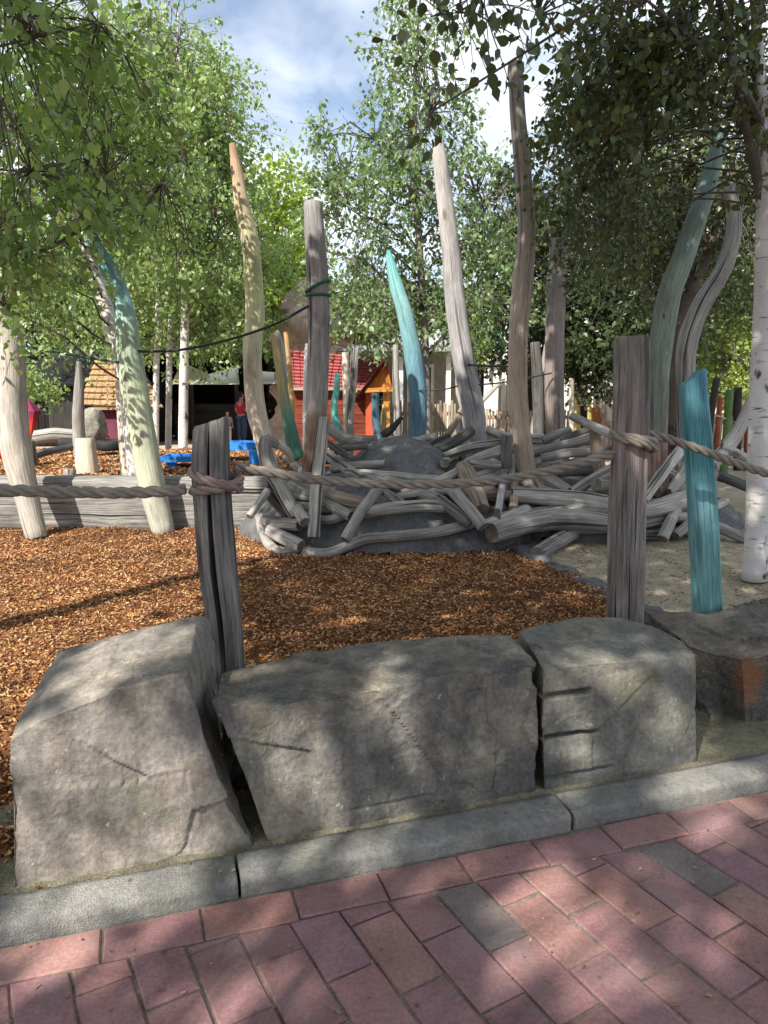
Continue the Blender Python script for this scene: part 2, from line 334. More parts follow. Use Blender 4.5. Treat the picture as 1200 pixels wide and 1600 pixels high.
def catmull(pts, rad, step):
    pts = np.asarray(pts, float); rad = np.asarray(rad, float)
    if len(pts) == 2: pts = np.array([pts[0], (pts[0]+pts[1])/2, pts[1]]); rad = np.array([rad[0], rad.mean(), rad[1]])
    p = np.vstack([2*pts[0]-pts[1], pts, 2*pts[-1]-pts[-2]]); oP, oR = [], []
    for i in range(len(pts)-1):
        L = np.linalg.norm(pts[i+1]-pts[i]); k = max(2, int(math.ceil(L/step)))
        t = np.linspace(0, 1, k, endpoint=False)[:, None]
        a, b, c, d = p[i], p[i+1], p[i+2], p[i+3]
        oP.append(.5*((2*b)+(c-a)*t+(2*a-5*b+4*c-d)*t**2+(3*b-a-3*c+d)*t**3)); oR.append(rad[i]+(rad[i+1]-rad[i])*t[:, 0])
    oP.append(pts[-1:]); oR.append(rad[-1:])
    return np.vstack(oP), np.concatenate(oR)
class MB:
    def __init__(s): s.V, s.F4, s.F3, s.G, s.A, s.m4, s.m3, s.n = [], [], [], [], [], [], [], 0
    def add(s, V, quads=None, tris=None, grain=None, along=None, mq=0, mt=0):
        V = np.asarray(V, float)
        if grain is None: grain = V
        if along is None: along = np.zeros(len(V))
        s.V.append(V); s.G.append(grain); s.A.append(along)
        if quads is not None and len(quads):
            q = np.asarray(quads)+s.n; s.F4.append(q); s.m4.append(np.full(len(q), mq))
        if tris is not None and len(tris):
            q = np.asarray(tris)+s.n; s.F3.append(q); s.m3.append(np.full(len(q), mt))
        s.n += len(V); return s
    def tube(s, pts, rad, n=14, step=.06, rough=.05, cross=None, up=None, notch=None, capmat=1, capin=.9, slant=0.0, pointed=False):
        pts, rad = catmull(pts, rad, step); k = len(pts)
        T = np.gradient(pts, axis=0); T /= np.linalg.norm(T, axis=1)[:, None]+1e-9
        u0 = np.array(up if up is not None else ([1, 0, 0] if abs(T[0][2]) > .6 else [0, 0, 1]), float)
        U = np.zeros((k, 3)); u = u0-T[0]*(u0@T[0]); u /= np.linalg.norm(u)+1e-9
        for i in range(k):
            u = u-T[i]*(u@T[i]); u /= np.linalg.norm(u)+1e-9; U[i] = u
        W = np.cross(T, U)
        ang = np.linspace(0, 2*math.pi, n, endpoint=False)
        L = np.concatenate([[0], np.cumsum(np.linalg.norm(np.diff(pts, axis=0), axis=1))])
        R = np.ones((k, n))
        if cross is not None:
            a, b, p = cross
            R *= (1/((abs(np.cos(ang))/a)**p+(abs(np.sin(ang))/b)**p)**(1/p))[None]
        ph = rng.uniform(0, 6.28, 8)
        for j, (fa, fl, am) in enumerate([(1, 1.3, .6), (2, 2.1, .6), (3, 3.3, .5), (2, 5.7, .4), (5, 1.1, .3), (4, 8.3, .25)]):
            R *= 1+rough*am*np.sin(fa*ang[None]+ph[j])*np.sin(fl*L[:, None]/1.0*3+ph[(j+3) % 8]) if am else 1
        if notch is not None:
            na, nw, nd = notch
            da = (ang-na+math.pi) % (2*math.pi)-math.pi
            R *= 1-nd*np.exp(-(da/nw)**2)[None]*(1+.4*np.sin(L[:, None]*9))
        rr = rad[:, None]*R
        if pointed: rr[-1] *= .15
        C_, S_ = np.cos(ang), np.sin(ang)
        V = pts[:, None]+U[:, None]*(rr*C_)[..., None]+W[:, None]*(rr*S_)[..., None]
        # rounded rims
        e = min(.012, rad.min()*.3)
        v0 = pts[0]+(V[0]-pts[0])*capin-T[0]*e; v1 = pts[-1]+(V[-1]-pts[-1])*capin+T[-1]*e
        V = np.concatenate([v0[None], V, v1[None]]); kk = k+2
        if slant:
            V[-1] += T[-1]*(slant*(C_))[:, None]; V[-2] += T[-1]*(slant*(C_))[:, None]
        off = rng.uniform(-50, 50, 3)
        r3 = rad.mean()
        gl = np.concatenate([[L[0]-e], L, [L[-1]+e]])
        gr = np.zeros((kk, n, 3)); gr[..., 0] = r3*C_; gr[..., 1] = r3*S_; gr[..., 2] = gl[:, None]; gr += off
        al = np.repeat(np.clip(gl/max(L[-1], 1e-6), 0, 1), n)
        idx = np.arange(kk*n).reshape(kk, n); nx = np.roll(idx, -1, 1)
        q = np.stack([idx[:-1], nx[:-1], nx[1:], idx[1:]], -1).reshape(-1, 4)
        s.add(V.reshape(-1, 3), q, None, gr.reshape(-1, 3), al)
        for ring, ctr, t_, flip, av in ((v0, pts[0], T[0], True, 0), (V[-1], V[-1].mean(0), T[-1], False, 1)):
            cv = np.vstack([ring, ring.mean(0)[None]]); g = np.zeros((n+1, 3)); g[:n, 0] = r3*C_; g[:n, 1] = r3*S_
            a = np.arange(n); b = (a+1) % n; c = np.full(n, n)
            tr = np.stack([b, a, c], -1) if flip else np.stack([a, b, c], -1)
            s.add(cv, None, tr, g, np.full(n+1, av), 0, capmat)
        return s
    def box(s, c, size, rz=0.0, ry=0.0, rx=0.0, mat=0, ch=0.0):
        sx, sy, sz = [x/2 for x in size]
        base = np.array([[-1, -1, -1], [1, -1, -1], [1, 1, -1], [-1, 1, -1], [-1, -1, 1], [1, -1, 1], [1, 1, 1], [-1, 1, 1]], float)*[sx, sy, sz]
        lo = np.argmax(size); g = np.roll(base, 2-lo, axis=1)+rng.uniform(-50, 50, 3)
        def rot(V, a, i, j):
            c_, s_ = math.cos(a), math.sin(a); V = V.copy(); x, y = V[:, i].copy(), V[:, j].copy(); V[:, i] = c_*x-s_*y; V[:, j] = s_*x+c_*y; return V
        V = rot(rot(rot(base, rx, 1, 2), -ry, 0, 2), rz, 0, 1)+np.asarray(c)
        q = [[0, 3, 2, 1], [4, 5, 6, 7], [0, 1, 5, 4], [1, 2, 6, 5], [2, 3, 7, 6], [3, 0, 4, 7]]
        al = (base[:, lo]/size[lo]+.5)
        return s.add(V, q, None, g, al, mat)
    def prism(s, poly, ext, mat=0):
        poly = np.asarray(poly, float); n = len(poly); V = np.vstack([poly, poly+np.asarray(ext)])
        ctr0, ctr1 = poly.mean(0), poly.mean(0)+np.asarray(ext); V = np.vstack([V, ctr0, ctr1])
        a = np.arange(n); b = (a+1) % n
        q = np.stack([a, a+n, b+n, b], -1); t = np.vstack([np.stack([a, b, np.full(n, 2*n)], -1), np.stack([b+n, a+n, np.full(n, 2*n+1)], -1)])
        g = V[:, [0, 1, 2]]+rng.uniform(-50, 50, 3); z = V[:, 2]; al = (z-z.min())/max(1e-6, z.max()-z.min())
        return s.add(V, q, t, g, al, mat, mat)
    def build(s, name, mats, parent=None, loc=None, smooth=True, auto=True):
        if not isinstance(mats, (list, tuple)): mats = [mats]
        V = np.vstack(s.V)
        if parent is not None and loc is None: loc = np.array(parent.location)
        if loc is None: loc = np.array([(V[:, 0].min()+V[:, 0].max())/2, (V[:, 1].min()+V[:, 1].max())/2, V[:, 2].min()])
        fs, mi = [], []
        if s.F4: fs.append(np.vstack(s.F4)); mi.append(np.concatenate(s.m4))
        if s.F3: fs.append(np.vstack(s.F3)); mi.append(np.concatenate(s.m3))
        nm = len(mats)
        me = np_mesh(name, V-np.asarray(loc), fs, mats, np.clip(np.concatenate(mi), 0, nm-1), np.vstack(s.G), np.concatenate(s.A), smooth)
        o = bpy.data.objects.new(name, me); COL.objects.link(o)
        if parent is not None: o.parent = parent
        else: o.location = tuple(loc)
        return o
def link(name, me, parent=None, loc=(0, 0, 0)):
    o = bpy.data.objects.new(name, me); COL.objects.link(o)
    if parent is not None: o.parent = parent
    o.location = tuple(loc); return o
def pxpath(pts, Y):
    out, rad = [], []
    for i, p in enumerate(pts):
        y = Y[i] if isinstance(Y, (list, tuple)) else Y
        out.append(P(p[0], p[1], y)); rad.append(mpx(p[2], p[0], p[1], y))
    return out, rad
def pole(name, label, pts, Y, mat, group=None, n=18, rough=.045, cat='pole', sink=None, base_z=None, **kw):
    """pts listed from top to base in photo pixels"""
    w, r = pxpath(pts, Y); w, r = w[::-1], r[::-1]
    if base_z is not None and w[0][2] > base_z:
        d = (w[0]-w[1]); d = d/max(1e-6, -d[2]) if d[2] < -.05 else np.array([0, 0, -1.0])
        w = [w[0]+d*(w[0][2]-base_z)]+w; r = [r[0]]+r
    o = MB().tube(w, r, n, .07, rough, **kw).build(name, [M[mat], M['end']])
    return props(o, label, cat, group)
# ------------------------------------------------------------------ world, sun, camera
w = bpy.data.worlds.new('World'); sc.world = w; w.use_nodes = True
nt = w.node_tree; nt.nodes.clear()
def wn(t, **k):
    n = nt.nodes.new(t)
    for a, b in k.items(): setattr(n, a, b)
    return n
sky = wn('ShaderNodeTexSky', sky_type='NISHITA'); sky.sun_disc = False
sky.sun_elevation = math.asin(SUN[2]); sky.sun_rotation = math.atan2(SUN[0], SUN[1]); sky.air_density = 1.0; sky.dust_density = 1.2; sky.ozone_density = 1.5
tc = wn('ShaderNodeTexCoord'); mp = wn('ShaderNodeMapping'); mp.inputs['Scale'].default_value = (1.3, 1.3, 3.0); mp.inputs['Location'].default_value = (.35, .2, .12)
nz = wn('ShaderNodeTexNoise'); nz.inputs['Scale'].default_value = 1.9; nz.inputs['Detail'].default_value = 8; nz.inputs['Roughness'].default_value = .52; nz.inputs['Distortion'].default_value = .25
cr = wn('ShaderNodeValToRGB'); cr.color_ramp.elements[0].position = .36; cr.color_ramp.elements[0].color = (.12, .12, .12, 1); cr.color_ramp.elements[1].position = .56
nz2 = wn('ShaderNodeTexNoise'); nz2.inputs['Scale'].default_value = 3.1; nz2.inputs['Detail'].default_value = 5
cr2 = wn('ShaderNodeValToRGB'); cr2.color_ramp.elements[0].position = .3; cr2.color_ramp.elements[0].color = (4.6, 5.2, 6.1, 1); cr2.color_ramp.elements[1].position = .65; cr2.color_ramp.elements[1].color = (7.6, 7.9, 8.3, 1)
mx = wn('ShaderNodeMix', data_type='RGBA'); bg = wn('ShaderNodeBackground'); bg.inputs[1].default_value = .105; wo = wn('ShaderNodeOutputWorld')
for a, b in ((tc.outputs['Generated'], mp.inputs[0]), (mp.outputs[0], nz.inputs[0]), (mp.outputs[0], nz2.inputs[0]), (nz.outputs[0], cr.inputs[0]), (nz2.outputs[0], cr2.inputs[0]),
             (cr.outputs[0], mx.inputs[0]), (sky.outputs[0], mx.inputs[6]), (cr2.outputs[0], mx.inputs[7]), (mx.outputs[2], bg.inputs[0]), (bg.outputs[0], wo.inputs[0])):
    nt.links.new(a, b)
sl = bpy.data.lights.new('sun', 'SUN'); sl.energy = 5.0; sl.angle = math.radians(.55); sl.color = (1, .94, .84)
so = bpy.data.objects.new('sun', sl); COL.objects.link(so); so.rotation_euler = Vector(SUN).to_track_quat('Z', 'Y').to_euler(); so.location = (-8, -12, 14)
cd = bpy.data.cameras.new('camera'); cd.sensor_fit = 'VERTICAL'; cd.sensor_height = 36; cd.lens = F/1600*36; cd.clip_end = 500; cd.clip_start = .05
co = bpy.data.objects.new('camera', cd); COL.objects.link(co); co.location = (0, 0, H); co.rotation_euler = (math.pi/2-TH, 0, 0); sc.camera = co
sc.view_settings.view_transform = 'Standard'; sc.view_settings.look = 'None'; sc.view_settings.exposure = .85; sc.view_settings.gamma = 1
sc.cycles.max_bounces = 7; sc.cycles.transparent_max_bounces = 4; sc.cycles.use_denoising = True
#@@GROUND
# ------------------------------------------------------------------ ground
def grid_mesh(name, x0, x1, y0, y1, step, zf, mat, mask=None):
    xs = np.arange(x0, x1+step*.5, step); ys = np.arange(y0, y1+step*.5, step)
    X, Y = np.meshgrid(xs, ys); Z = zf(X, Y); V = np.stack([X, Y, Z], -1).reshape(-1, 3)
    idx = np.arange(len(V)).reshape(X.shape); q = np.stack([idx[:-1, :-1], idx[:-1, 1:], idx[1:, 1:], idx[1:, :-1]], -1).reshape(-1, 4)
    if mask is not None:
        c = V[q].mean(1); q = q[mask(c[:, 0], c[:, 1])]
    return np_mesh(name, V, [q], [mat])
def wob(x, y, s=1.0, ph=0.0):
    return (np.sin(x*2.1*s+1.3+ph)*np.cos(y*1.7*s+.4)+.6*np.sin(x*4.3*s-y*3.1*s+2+ph)+.35*np.sin(x*9.1*s+y*7.7*s+ph))/1.95
def kd(x, y): return (x-K0[0])*KN[0]+(y-K0[1])*KN[1]
def ks(x, y): return (x-K0[0])*KE[0]+(y-K0[1])*KE[1]
E0, E1 = G(790, 848, .03), G(1012, 955, .03)          # border strip between chips and sand
def side(x, y): return (E1[0]-E0[0])*(y-E0[1])-(E1[1]-E0[1])*(x-E0[0])   # >0 : right / beyond (sand)
ex = (E1-E0)/np.linalg.norm(E1-E0); en = np.array([-ex[1], ex[0], 0])
me = np_mesh('ground', [[-150, -60, -.12], [150, -60, -.12], [150, 260, -.12], [-150, 260, -.12]], [np.array([[0, 1, 2, 3]])], [M['earth']]); props(link('ground', me), kind='structure')
def far_z(x, y): return .004+.01*wob(x, y, .5)
me = grid_mesh('playground_sand', -24, 30, 7.0, 46, .5, lambda x, y: -.02+.015*wob(x, y, .4), M['fargr']); props(link('playground_sand', me), kind='structure')
def sand_z(x, y): return .012+.02*wob(x, y, .8)
me = grid_mesh('sand_ground', -2.5, 9, 1.6, 12.5, .08, sand_z, M['sand'], lambda x, y: (side(x, y) > -.15) & (kd(x, y) > .42)); props(link('sand_ground', me), kind='structure')
def chip_z(x, y): return .03+.022*wob(x, y, 1.1)+.012*np.sin(x*13+y*5)*np.cos(y*17-x*3)
me = grid_mesh('chip_ground', -8, 2.4, .8, 7.3, .06, chip_z, M['chipbed'], lambda x, y: (side(x, y) < .06) & (kd(x, y) > .42) | ((ks(x, y) < .12) & (kd(x, y) > .13))); props(link('chip_ground', me), kind='structure')
def terr_z(x, y): return np.where(y < 11, .44+.03*wob(x, y), .44-.24*(y-11))
me = grid_mesh('chip_terrace', -12, -.75, 7.25, 12.6, .12, terr_z, M['chipbed']); props(link('chip_terrace', me), kind='structure')
def boxes_mesh(name, ctr, ax, ay, az, mat):          # many small chips, vectorised
    n = len(ctr); sg = np.array([[-1, -1, -1], [1, -1, -1], [1, 1, -1], [-1, 1, -1], [-1, -1, 1], [1, -1, 1], [1, 1, 1], [-1, 1, 1]], float)
    jit = rng.uniform(.6, 1.1, (n, 8, 1))
    V = ctr[:, None]+sg[None, :, :1]*ax[:, None]*jit+sg[None, :, 1:2]*ay[:, None]*jit+sg[None, :, 2:]*az[:, None]
    q = np.array([[4, 5, 6, 7], [0, 1, 5, 4], [1, 2, 6, 5], [2, 3, 7, 6], [3, 0, 4, 7]])
    Fq = (q[None]+(np.arange(n)*8)[:, None, None]).reshape(-1, 4)
    return np_mesh(name, V.reshape(-1, 3), [Fq], [mat], smooth=False)
def scatter(name, x, y, z, lmin, lmax, wmin, wmax, mat, tilt=.5, th=.0035):
    n = len(x); a = rng.uniform(0, 6.283, n); L = rng.uniform(lmin, lmax, n)/2; W = rng.uniform(wmin, wmax, n)/2
    t1, t2 = rng.normal(0, tilt*.5, n), rng.normal(0, tilt*.5, n)
    ax = np.stack([np.cos(a), np.sin(a), t1], -1); ay = np.stack([-np.sin(a), np.cos(a), t2], -1)
    ax /= np.linalg.norm(ax, axis=1)[:, None]; ay /= np.linalg.norm(ay, axis=1)[:, None]; az = np.cross(ax, ay)*th
    c = np.stack([x, y, z], -1)
    return link(name, boxes_mesh(name, c, ax*L[:, None], ay*W[:, None], az, mat))
N = 190000
x = rng.uniform(-4.6, 2.2, N); y = rng.uniform(1.2, 7.2, N)
k = (((side(x, y) < .02+.15*wob(x, y, 2)) & (kd(x, y) > .45)) | ((ks(x, y) < .08) & (kd(x, y) > .15))) & (np.abs(x) < y*.58+.2) & (rng.random(N) < np.clip(1.25-.11*y, .35, 1))
x, y = x[k], y[k]
props(scatter('wood_chips', x, y, chip_z(x, y)+rng.uniform(-.002, .014, len(x)), .008, .032, .004, .011, M['chip'], .8, .0025), kind='stuff')
N = 16000; x = rng.uniform(-6.5, -.8, N); y = rng.uniform(7.3, 11, N); k = np.abs(x) < y*.58+.2; x, y = x[k], y[k]
props(scatter('terrace_wood_chips', x, y, terr_z(x, y)+rng.uniform(0, .012, len(x)), .03, .08, .015, .03, M['chip'], .8), kind='stuff')
N = 9000; x = rng.uniform(.6, 5.2, N); y = rng.uniform(2.2, 8, N); k = (side(x, y) > .05) & (kd(x, y) > .6) & (x < y*.58+.3) & (wob(x, y, 1.7)+rng.normal(0, .5, N) > 0); x, y = x[k], y[k]
props(scatter('dry_litter', x, y, sand_z(x, y)+.004, .01, .04, .004, .012, M['litter'], .5, .0015), kind='stuff')
N = 420; x = rng.uniform(-1.6, 2.4, N); y = rng.uniform(.7, 3.0, N); k = (kd(x, y) < .13); x, y = x[k], y[k]
props(scatter('pavement_litter', x, y, np.where(kd(x, y) > .0, .06, .003)+.001, .004, .016, .003, .008, M['litter'], .4, .0012), kind='stuff')
# border strip
L_ = np.linalg.norm(E1-E0)+1.0; nn = 60; V = []
for i in range(nn):
    c = E0-ex*.5+ex*(L_*i/(nn-1)); wv = .075+.012*math.sin(i*.7)+.008*math.sin(i*2.3); zz = .055+.012*math.sin(i*.9)
    for a, h in ((-1, -.03), (-.92, zz-.012), (-.6, zz), (.6, zz), (.92, zz-.012), (1, -.03)): V.append(c*[1, 1, 0]+en*wv*a+ZUP*(h+rng.normal(0, .002)))
idx = np.arange(nn*6).reshape(nn, 6); q = np.stack([idx[:-1, :-1], idx[1:, :-1], idx[1:, 1:], idx[:-1, 1:]], -1).reshape(-1, 4)
props(link('border_strip', np_mesh('border_strip', V, [q], [M['mound']])), kind='structure')
# brick pavement (kerb frame), joints of sand below
BL, BW, GAP = .25, .1225, .0032
CW, FW = .131, .1315
polys = [[(.243+i_*BL, -CW), (.243+(i_+1)*BL, -CW), (.243+(i_+1)*BL, -.003), (.243+i_*BL, -.003)] for i_ in range(-17, 40)]
LA = math.radians(12.0); ca, sa = math.cos(LA), math.sin(LA)      # field courses lie at a slight angle to the kerb
def clip(poly, lim):
    out = []
    for a_, b_ in zip(poly, poly[1:]+poly[:1]):
        if a_[1] <= lim: out.append(a_)
        if (a_[1] <= lim) != (b_[1] <= lim):
            t_ = (lim-a_[1])/(b_[1]-a_[1]); out.append((a_[0]+t_*(b_[0]-a_[0]), lim))
    return out
for c_ in range(-55, 75):
    for l_ in range(-8, 30):
        u0 = .04+c_*FW; v0 = l_*BL+(c_ % 2)*BL*.5+.02*math.sin(c_*3.1)
        q_ = [(u0, v0), (u0+FW, v0), (u0+FW, v0+BL), (u0, v0+BL)]
        q_ = [(ca*u+sa*v, -CW+sa*u-ca*v) for u, v in q_]
        cs, cd_ = sum(p[0] for p in q_)/4, sum(p[1] for p in q_)/4
        if cs < -4 or cs > 8 or cd_ < -6.5 or cd_ > .2: continue
        q_ = clip(q_[::-1], -CW)
        if len(q_) < 3: continue
        area = abs(sum(a_[0]*b_[1]-a_[1]*b_[0] for a_, b_ in zip(q_, q_[1:]+q_[:1])))/2
        if area > .0009: polys.append(q_)
greys = [(780, 1425), (1085, 1335)]
gsd = [((G(*g)-K0)@KE, (G(*g)-K0)@KN) for g in greys]
V, Q, Tr_, T = [], [], [], []
for q_ in polys:
    pc = np.array(q_); n_ = len(pc); cen = pc.mean(0)
    nx_ = np.roll(pc, -1, 0); ar = (pc[:, 0]*nx_[:, 1]-pc[:, 1]*nx_[:, 0]).sum()
    if ar < 0: pc = pc[::-1]
    def inset(P2, g):
        d1 = np.roll(P2, -1, 0)-P2; d1 /= np.linalg.norm(d1, axis=1)[:, None]+1e-9; nn_ = np.stack([-d1[:, 1], d1[:, 0]], -1); pn = np.roll(nn_, 1, 0)
        bis = nn_+pn; return P2+bis*(g/np.maximum((bis*nn_).sum(1), .4))[:, None]
    r = rng.normal(0, .0045); tz = rng.normal(0, .0016); t1, t2 = rng.normal(0, .008, 2)
    rot = np.array([[math.cos(r), -math.sin(r)], [math.sin(r), math.cos(r)]])
    o1 = (inset(pc, GAP)-cen)@rot.T+rng.normal(0, .0013, (n_, 2)); o2 = inset(o1, .0045)
    def put(P2, z): return [K(cen[0]+a_, cen[1]+b_, z+tz+a_*t1+b_*t2) for a_, b_ in P2]
    o = len(V); V += [K(cen[0]+a_, cen[1]+b_, -.05) for a_, b_ in o1]+put(o1, -.0045)+put(o2, 0)+put([(0, 0)], .0004)
    for i_ in range(n_):
        i2 = (i_+1) % n_; Q += [(o+i_, o+i2, o+n_+i2, o+n_+i_), (o+n_+i_, o+n_+i2, o+2*n_+i2, o+2*n_+i_)]; Tr_.append((o+2*n_+i_, o+2*n_+i2, o+3*n_))
    v = rng.random(); base = np.array([.262, .140, .138])+np.array([.016, .006, -.002])*rng.normal(0, 1)
    if v < .25: base = np.array([.238, .130, .136])
    if v > .85: base = np.array([.285, .158, .142])
    if any(np.linalg.norm(cen-np.array(g)) < .075 for g in gsd): base = np.array([.185, .150, .142])
    base = np.clip(base*rng.uniform(.9, 1.1), .02, 1)
    T += [(*base, 1)]*(3*n_+1)
props(link('brick_pavement', np_mesh('brick_pavement', V, [np.array(Q), np.array(Tr_)], [M['brick']], smooth=False, tint=T)), kind='structure')
V = [K(-5, -7, -.007), K(9, -7, -.007), K(9, .02, -.007), K(-5, .02, -.007)]
props(link('pavement_joints', np_mesh('pavement_joints', V, [np.array([[0, 1, 2, 3]])], [M['joint']])), kind='structure')
# kerb : stones with rounded arris and open joints
kb = MB()
for i in range(-4, 8):
    sA, sB = .6+1.05*i+.004, .6+1.05*(i+1)-.004
    prof = [(.004, -.06), (.003, .034), (.005, .044), (.011, .051), (.022, .055), (.06, .057), (.105, .058), (.130, .054), (.134, .0)]
    m = 40; ss = np.concatenate([[sA, sA+.004], np.linspace(sA+.012, sB-.012, m), [sB-.004, sB]])
    V = []
    for q_, s_ in enumerate(ss):
        ed = 1 if q_ in (0, len(ss)-1) else 0
        for (d_, z_) in prof:
            nv = .0022*mnoise.noise((s_*9, d_*30, z_*30))+.0016*mnoise.noise((s_*40, d_*60, z_*60))
            V.append(K(s_, d_+(.006*ed if d_ < .1 else -.004*ed)+nv, z_-(.006*ed if z_ > .04 else 0)+nv+.003*math.sin(i*2.3)))
    idx = np.arange(len(V)).reshape(len(ss), len(prof)); q = np.stack([idx[:-1, :-1], idx[1:, :-1], idx[1:, 1:], idx[:-1, 1:]], -1).reshape(-1, 4)
    kb.add(V, q, None)
    npf = len(prof)
    for r0, fl in ((0, False), (len(ss)-1, True)):
        ring = np.array(V[r0*npf:(r0+1)*npf]); cv = np.vstack([ring, ring.mean(0)]); a = np.arange(npf-1)
        t = np.stack([a+1, a, np.full(npf-1, npf)], -1); kb.add(cv, None, t[:, ::-1] if fl else t)
props(kb.build('kerb', M['kerb'], loc=(0, 0, 0)), kind='structure')
# grit strip between kerb and stones
V = []
ns, nd = 260, 14
for i in range(ns):
    for j_ in range(nd):
        s_ = -3+9*i/(ns-1); d_ = .126+.5*j_/(nd-1)
        V.append(K(s_, d_, .043+.012*mnoise.noise((s_*6, d_*9, 3))+.008*mnoise.noise((s_*25, d_*25, 1))-(.05 if j_ == 0 else 0)))
idx = np.arange(ns*nd).reshape(ns, nd); q = np.stack([idx[:-1, :-1], idx[1:, :-1], idx[1:, 1:], idx[:-1, 1:]], -1).reshape(-1, 4)
props(link('grit_strip', np_mesh('grit_strip', V, [q], [M['soil']])), kind='structure')
#@@BOULDERS
# ------------------------------------------------------------------ boulders
def boulder(name, label, stations, mat, seed, nseg=(80, 44, 12), ns=170, amp=.02, ledges=(), strata=.012):
    """stations: (s at which..., list of profile points [front bottom, front top, back top, back bottom]) as world points"""
    st = [np.array(p, float) for p in stations]; nst = len(st)
    rows = []
    for p in st:
        segs = []
        for a, b, k in zip(p[:-1], p[1:], nseg if len(p) == 4 else [nseg[0]//2]*2+list(nseg[1:])):
            segs.append(a+(b-a)*np.linspace(0, 1, k, endpoint=False)[:, None])
        segs.append(p[-1:]); rows.append(np.vstack(segs))
    rows = np.array(rows); npf = rows.shape[1]
    ln = np.linalg.norm(rows[1:, :, :]-rows[:-1], axis=2).max(1); cum = np.concatenate([[0], np.cumsum(ln)])
    tt = np.linspace(0, cum[-1], ns); out = np.zeros((ns, npf, 3))
    for i, t in enumerate(tt):
        k = min(nst-2, np.searchsorted(cum, t, 'right')-1); f = (t-cum[k])/ln[k]; out[i] = rows[k]*(1-f)+rows[k+1]*f
    # soften edges along profile
    for _ in range(0): out[:, 1:-1] = out[:, 1:-1]*.5+.25*(out[:, :-2]+out[:, 2:])
    for _ in range(1): out[1:-1] = out[1:-1]*.5+.25*(out[:-2]+out[2:])
    V = list(out.reshape(-1, 3)); idx = np.arange(ns*npf).reshape(ns, npf)
    q = [np.stack([idx[:-1, :-1], idx[1:, :-1], idx[1:, 1:], idx[:-1, 1:]], -1).reshape(-1, 4)]
    tr = []
    for row, flip in ((0, 0), (ns-1, 1)):
        ring = idx[row]; c = out[row].mean(0); prev = ring; KR = 9
        for k_ in range(1, KR):
            f = 1-k_/KR; new = np.arange(len(V), len(V)+npf); V += list(c+(out[row]-c)*f)
            bow = (out[1]-out[0]).mean(0) if row == 0 else (out[-2]-out[-1]).mean(0)
            a = np.stack([prev[:-1], prev[1:], new[1:], new[:-1]], -1); q.append(a[:, ::-1] if flip else a); prev = new
        ci = len(V); V.append(c); t = np.stack([prev[:-1], prev[1:], np.full(npf-1, ci)], -1); tr.append(t[:, ::-1] if flip else t)
    V = np.array(V); Q = np.vstack(q); Tr = np.vstack(tr)
    # normals
    fn = np.cross(V[Q[:, 2]]-V[Q[:, 0]], V[Q[:, 3]]-V[Q[:, 1]]); nrm = np.zeros_like(V)
    for c_ in range(4): np.add.at(nrm, Q[:, c_], fn)
    nrm /= np.linalg.norm(nrm, axis=1)[:, None]+1e-9
    ctr = V.mean(0)
    if ((V-ctr)*nrm).sum(1).mean() < 0: nrm = -nrm; Q = Q[:, ::-1]; Tr = Tr[:, ::-1]
    for i, v in enumerate(V):
        p = Vector(v); sd = seed*7.3
        n1 = mnoise.fractal(p*2.6+Vector((sd, 0, 0)), .9, 2.1, 5)
        n2 = mnoise.fractal(p*11+Vector((0, sd, 0)), .8, 2.2, 4)
        rg = abs(mnoise.noise(p*4.2+Vector((0, 0, sd))))
        lay = mnoise.noise(Vector((p.x*1.2, p.y*1.2, p.z*21+sd)))
        face = 1-min(1, max(0, nrm[i][2]*1.6))
        cell = mnoise.voronoi(p*5.5+Vector((sd, sd, 0)))[0]; chip = max(0, .10-(cell[1]-cell[0]))
        cp = p*2.9+Vector((sd*1.7, sd, 3.0)); _, cpt = mnoise.voronoi(cp); hd = mnoise.random_unit_vector if False else None
        c0 = cpt[0]; dv = Vector((math.sin(c0.x*37+c0.y*17), math.sin(c0.y*29+c0.z*31), math.sin(c0.z*41+c0.x*13)))
        fac = (cp-c0).dot(dv)*amp*1.0
        cp2 = p*8.5+Vector((sd, sd*2, 1.0)); _, cpt2 = mnoise.voronoi(cp2); c2_ = cpt2[0]; dv2 = Vector((math.sin(c2_.x*37+c2_.y*17), math.sin(c2_.y*29+c2_.z*31), math.sin(c2_.z*41+c2_.x*13)))
        fac += (cp2-c2_).dot(dv2)*amp*.28
        d = fac+amp*.7*n1+amp*.16*n2-amp*.7*max(0, .12-rg)*3+strata*lay*face*(.4+.6*max(0, mnoise.noise(p*2+Vector((sd, 1, 1)))+.3))-chip*amp*.3
        for (c3, ax_s, ax_z, dep) in ledges:
            rel = v-c3; u = rel@KE/ax_s; z = rel[2]/ax_z
            if abs(u) < 1.25 and nrm[i]@KN < -.4:
                fall = 1/(1+math.exp((abs(u)-.85)*22)); d -= dep*fall*math.exp(-(z**4))
        V[i] = v+nrm[i]*d
    V[:, 2] = np.maximum(V[:, 2], .0)
    loc = np.array([V[:, 0].mean(), V[:, 1].mean(), 0])
    o = link(name, np_mesh(name, V-loc, [Q, Tr], [mat], smooth=True), None, loc)
    return props(o, label, 'boulder', 'stone blocks edging the playground')
def KZ(p, z): p = np.array(p, float); p[2] = z; return p
D1 = .165
b1 = []
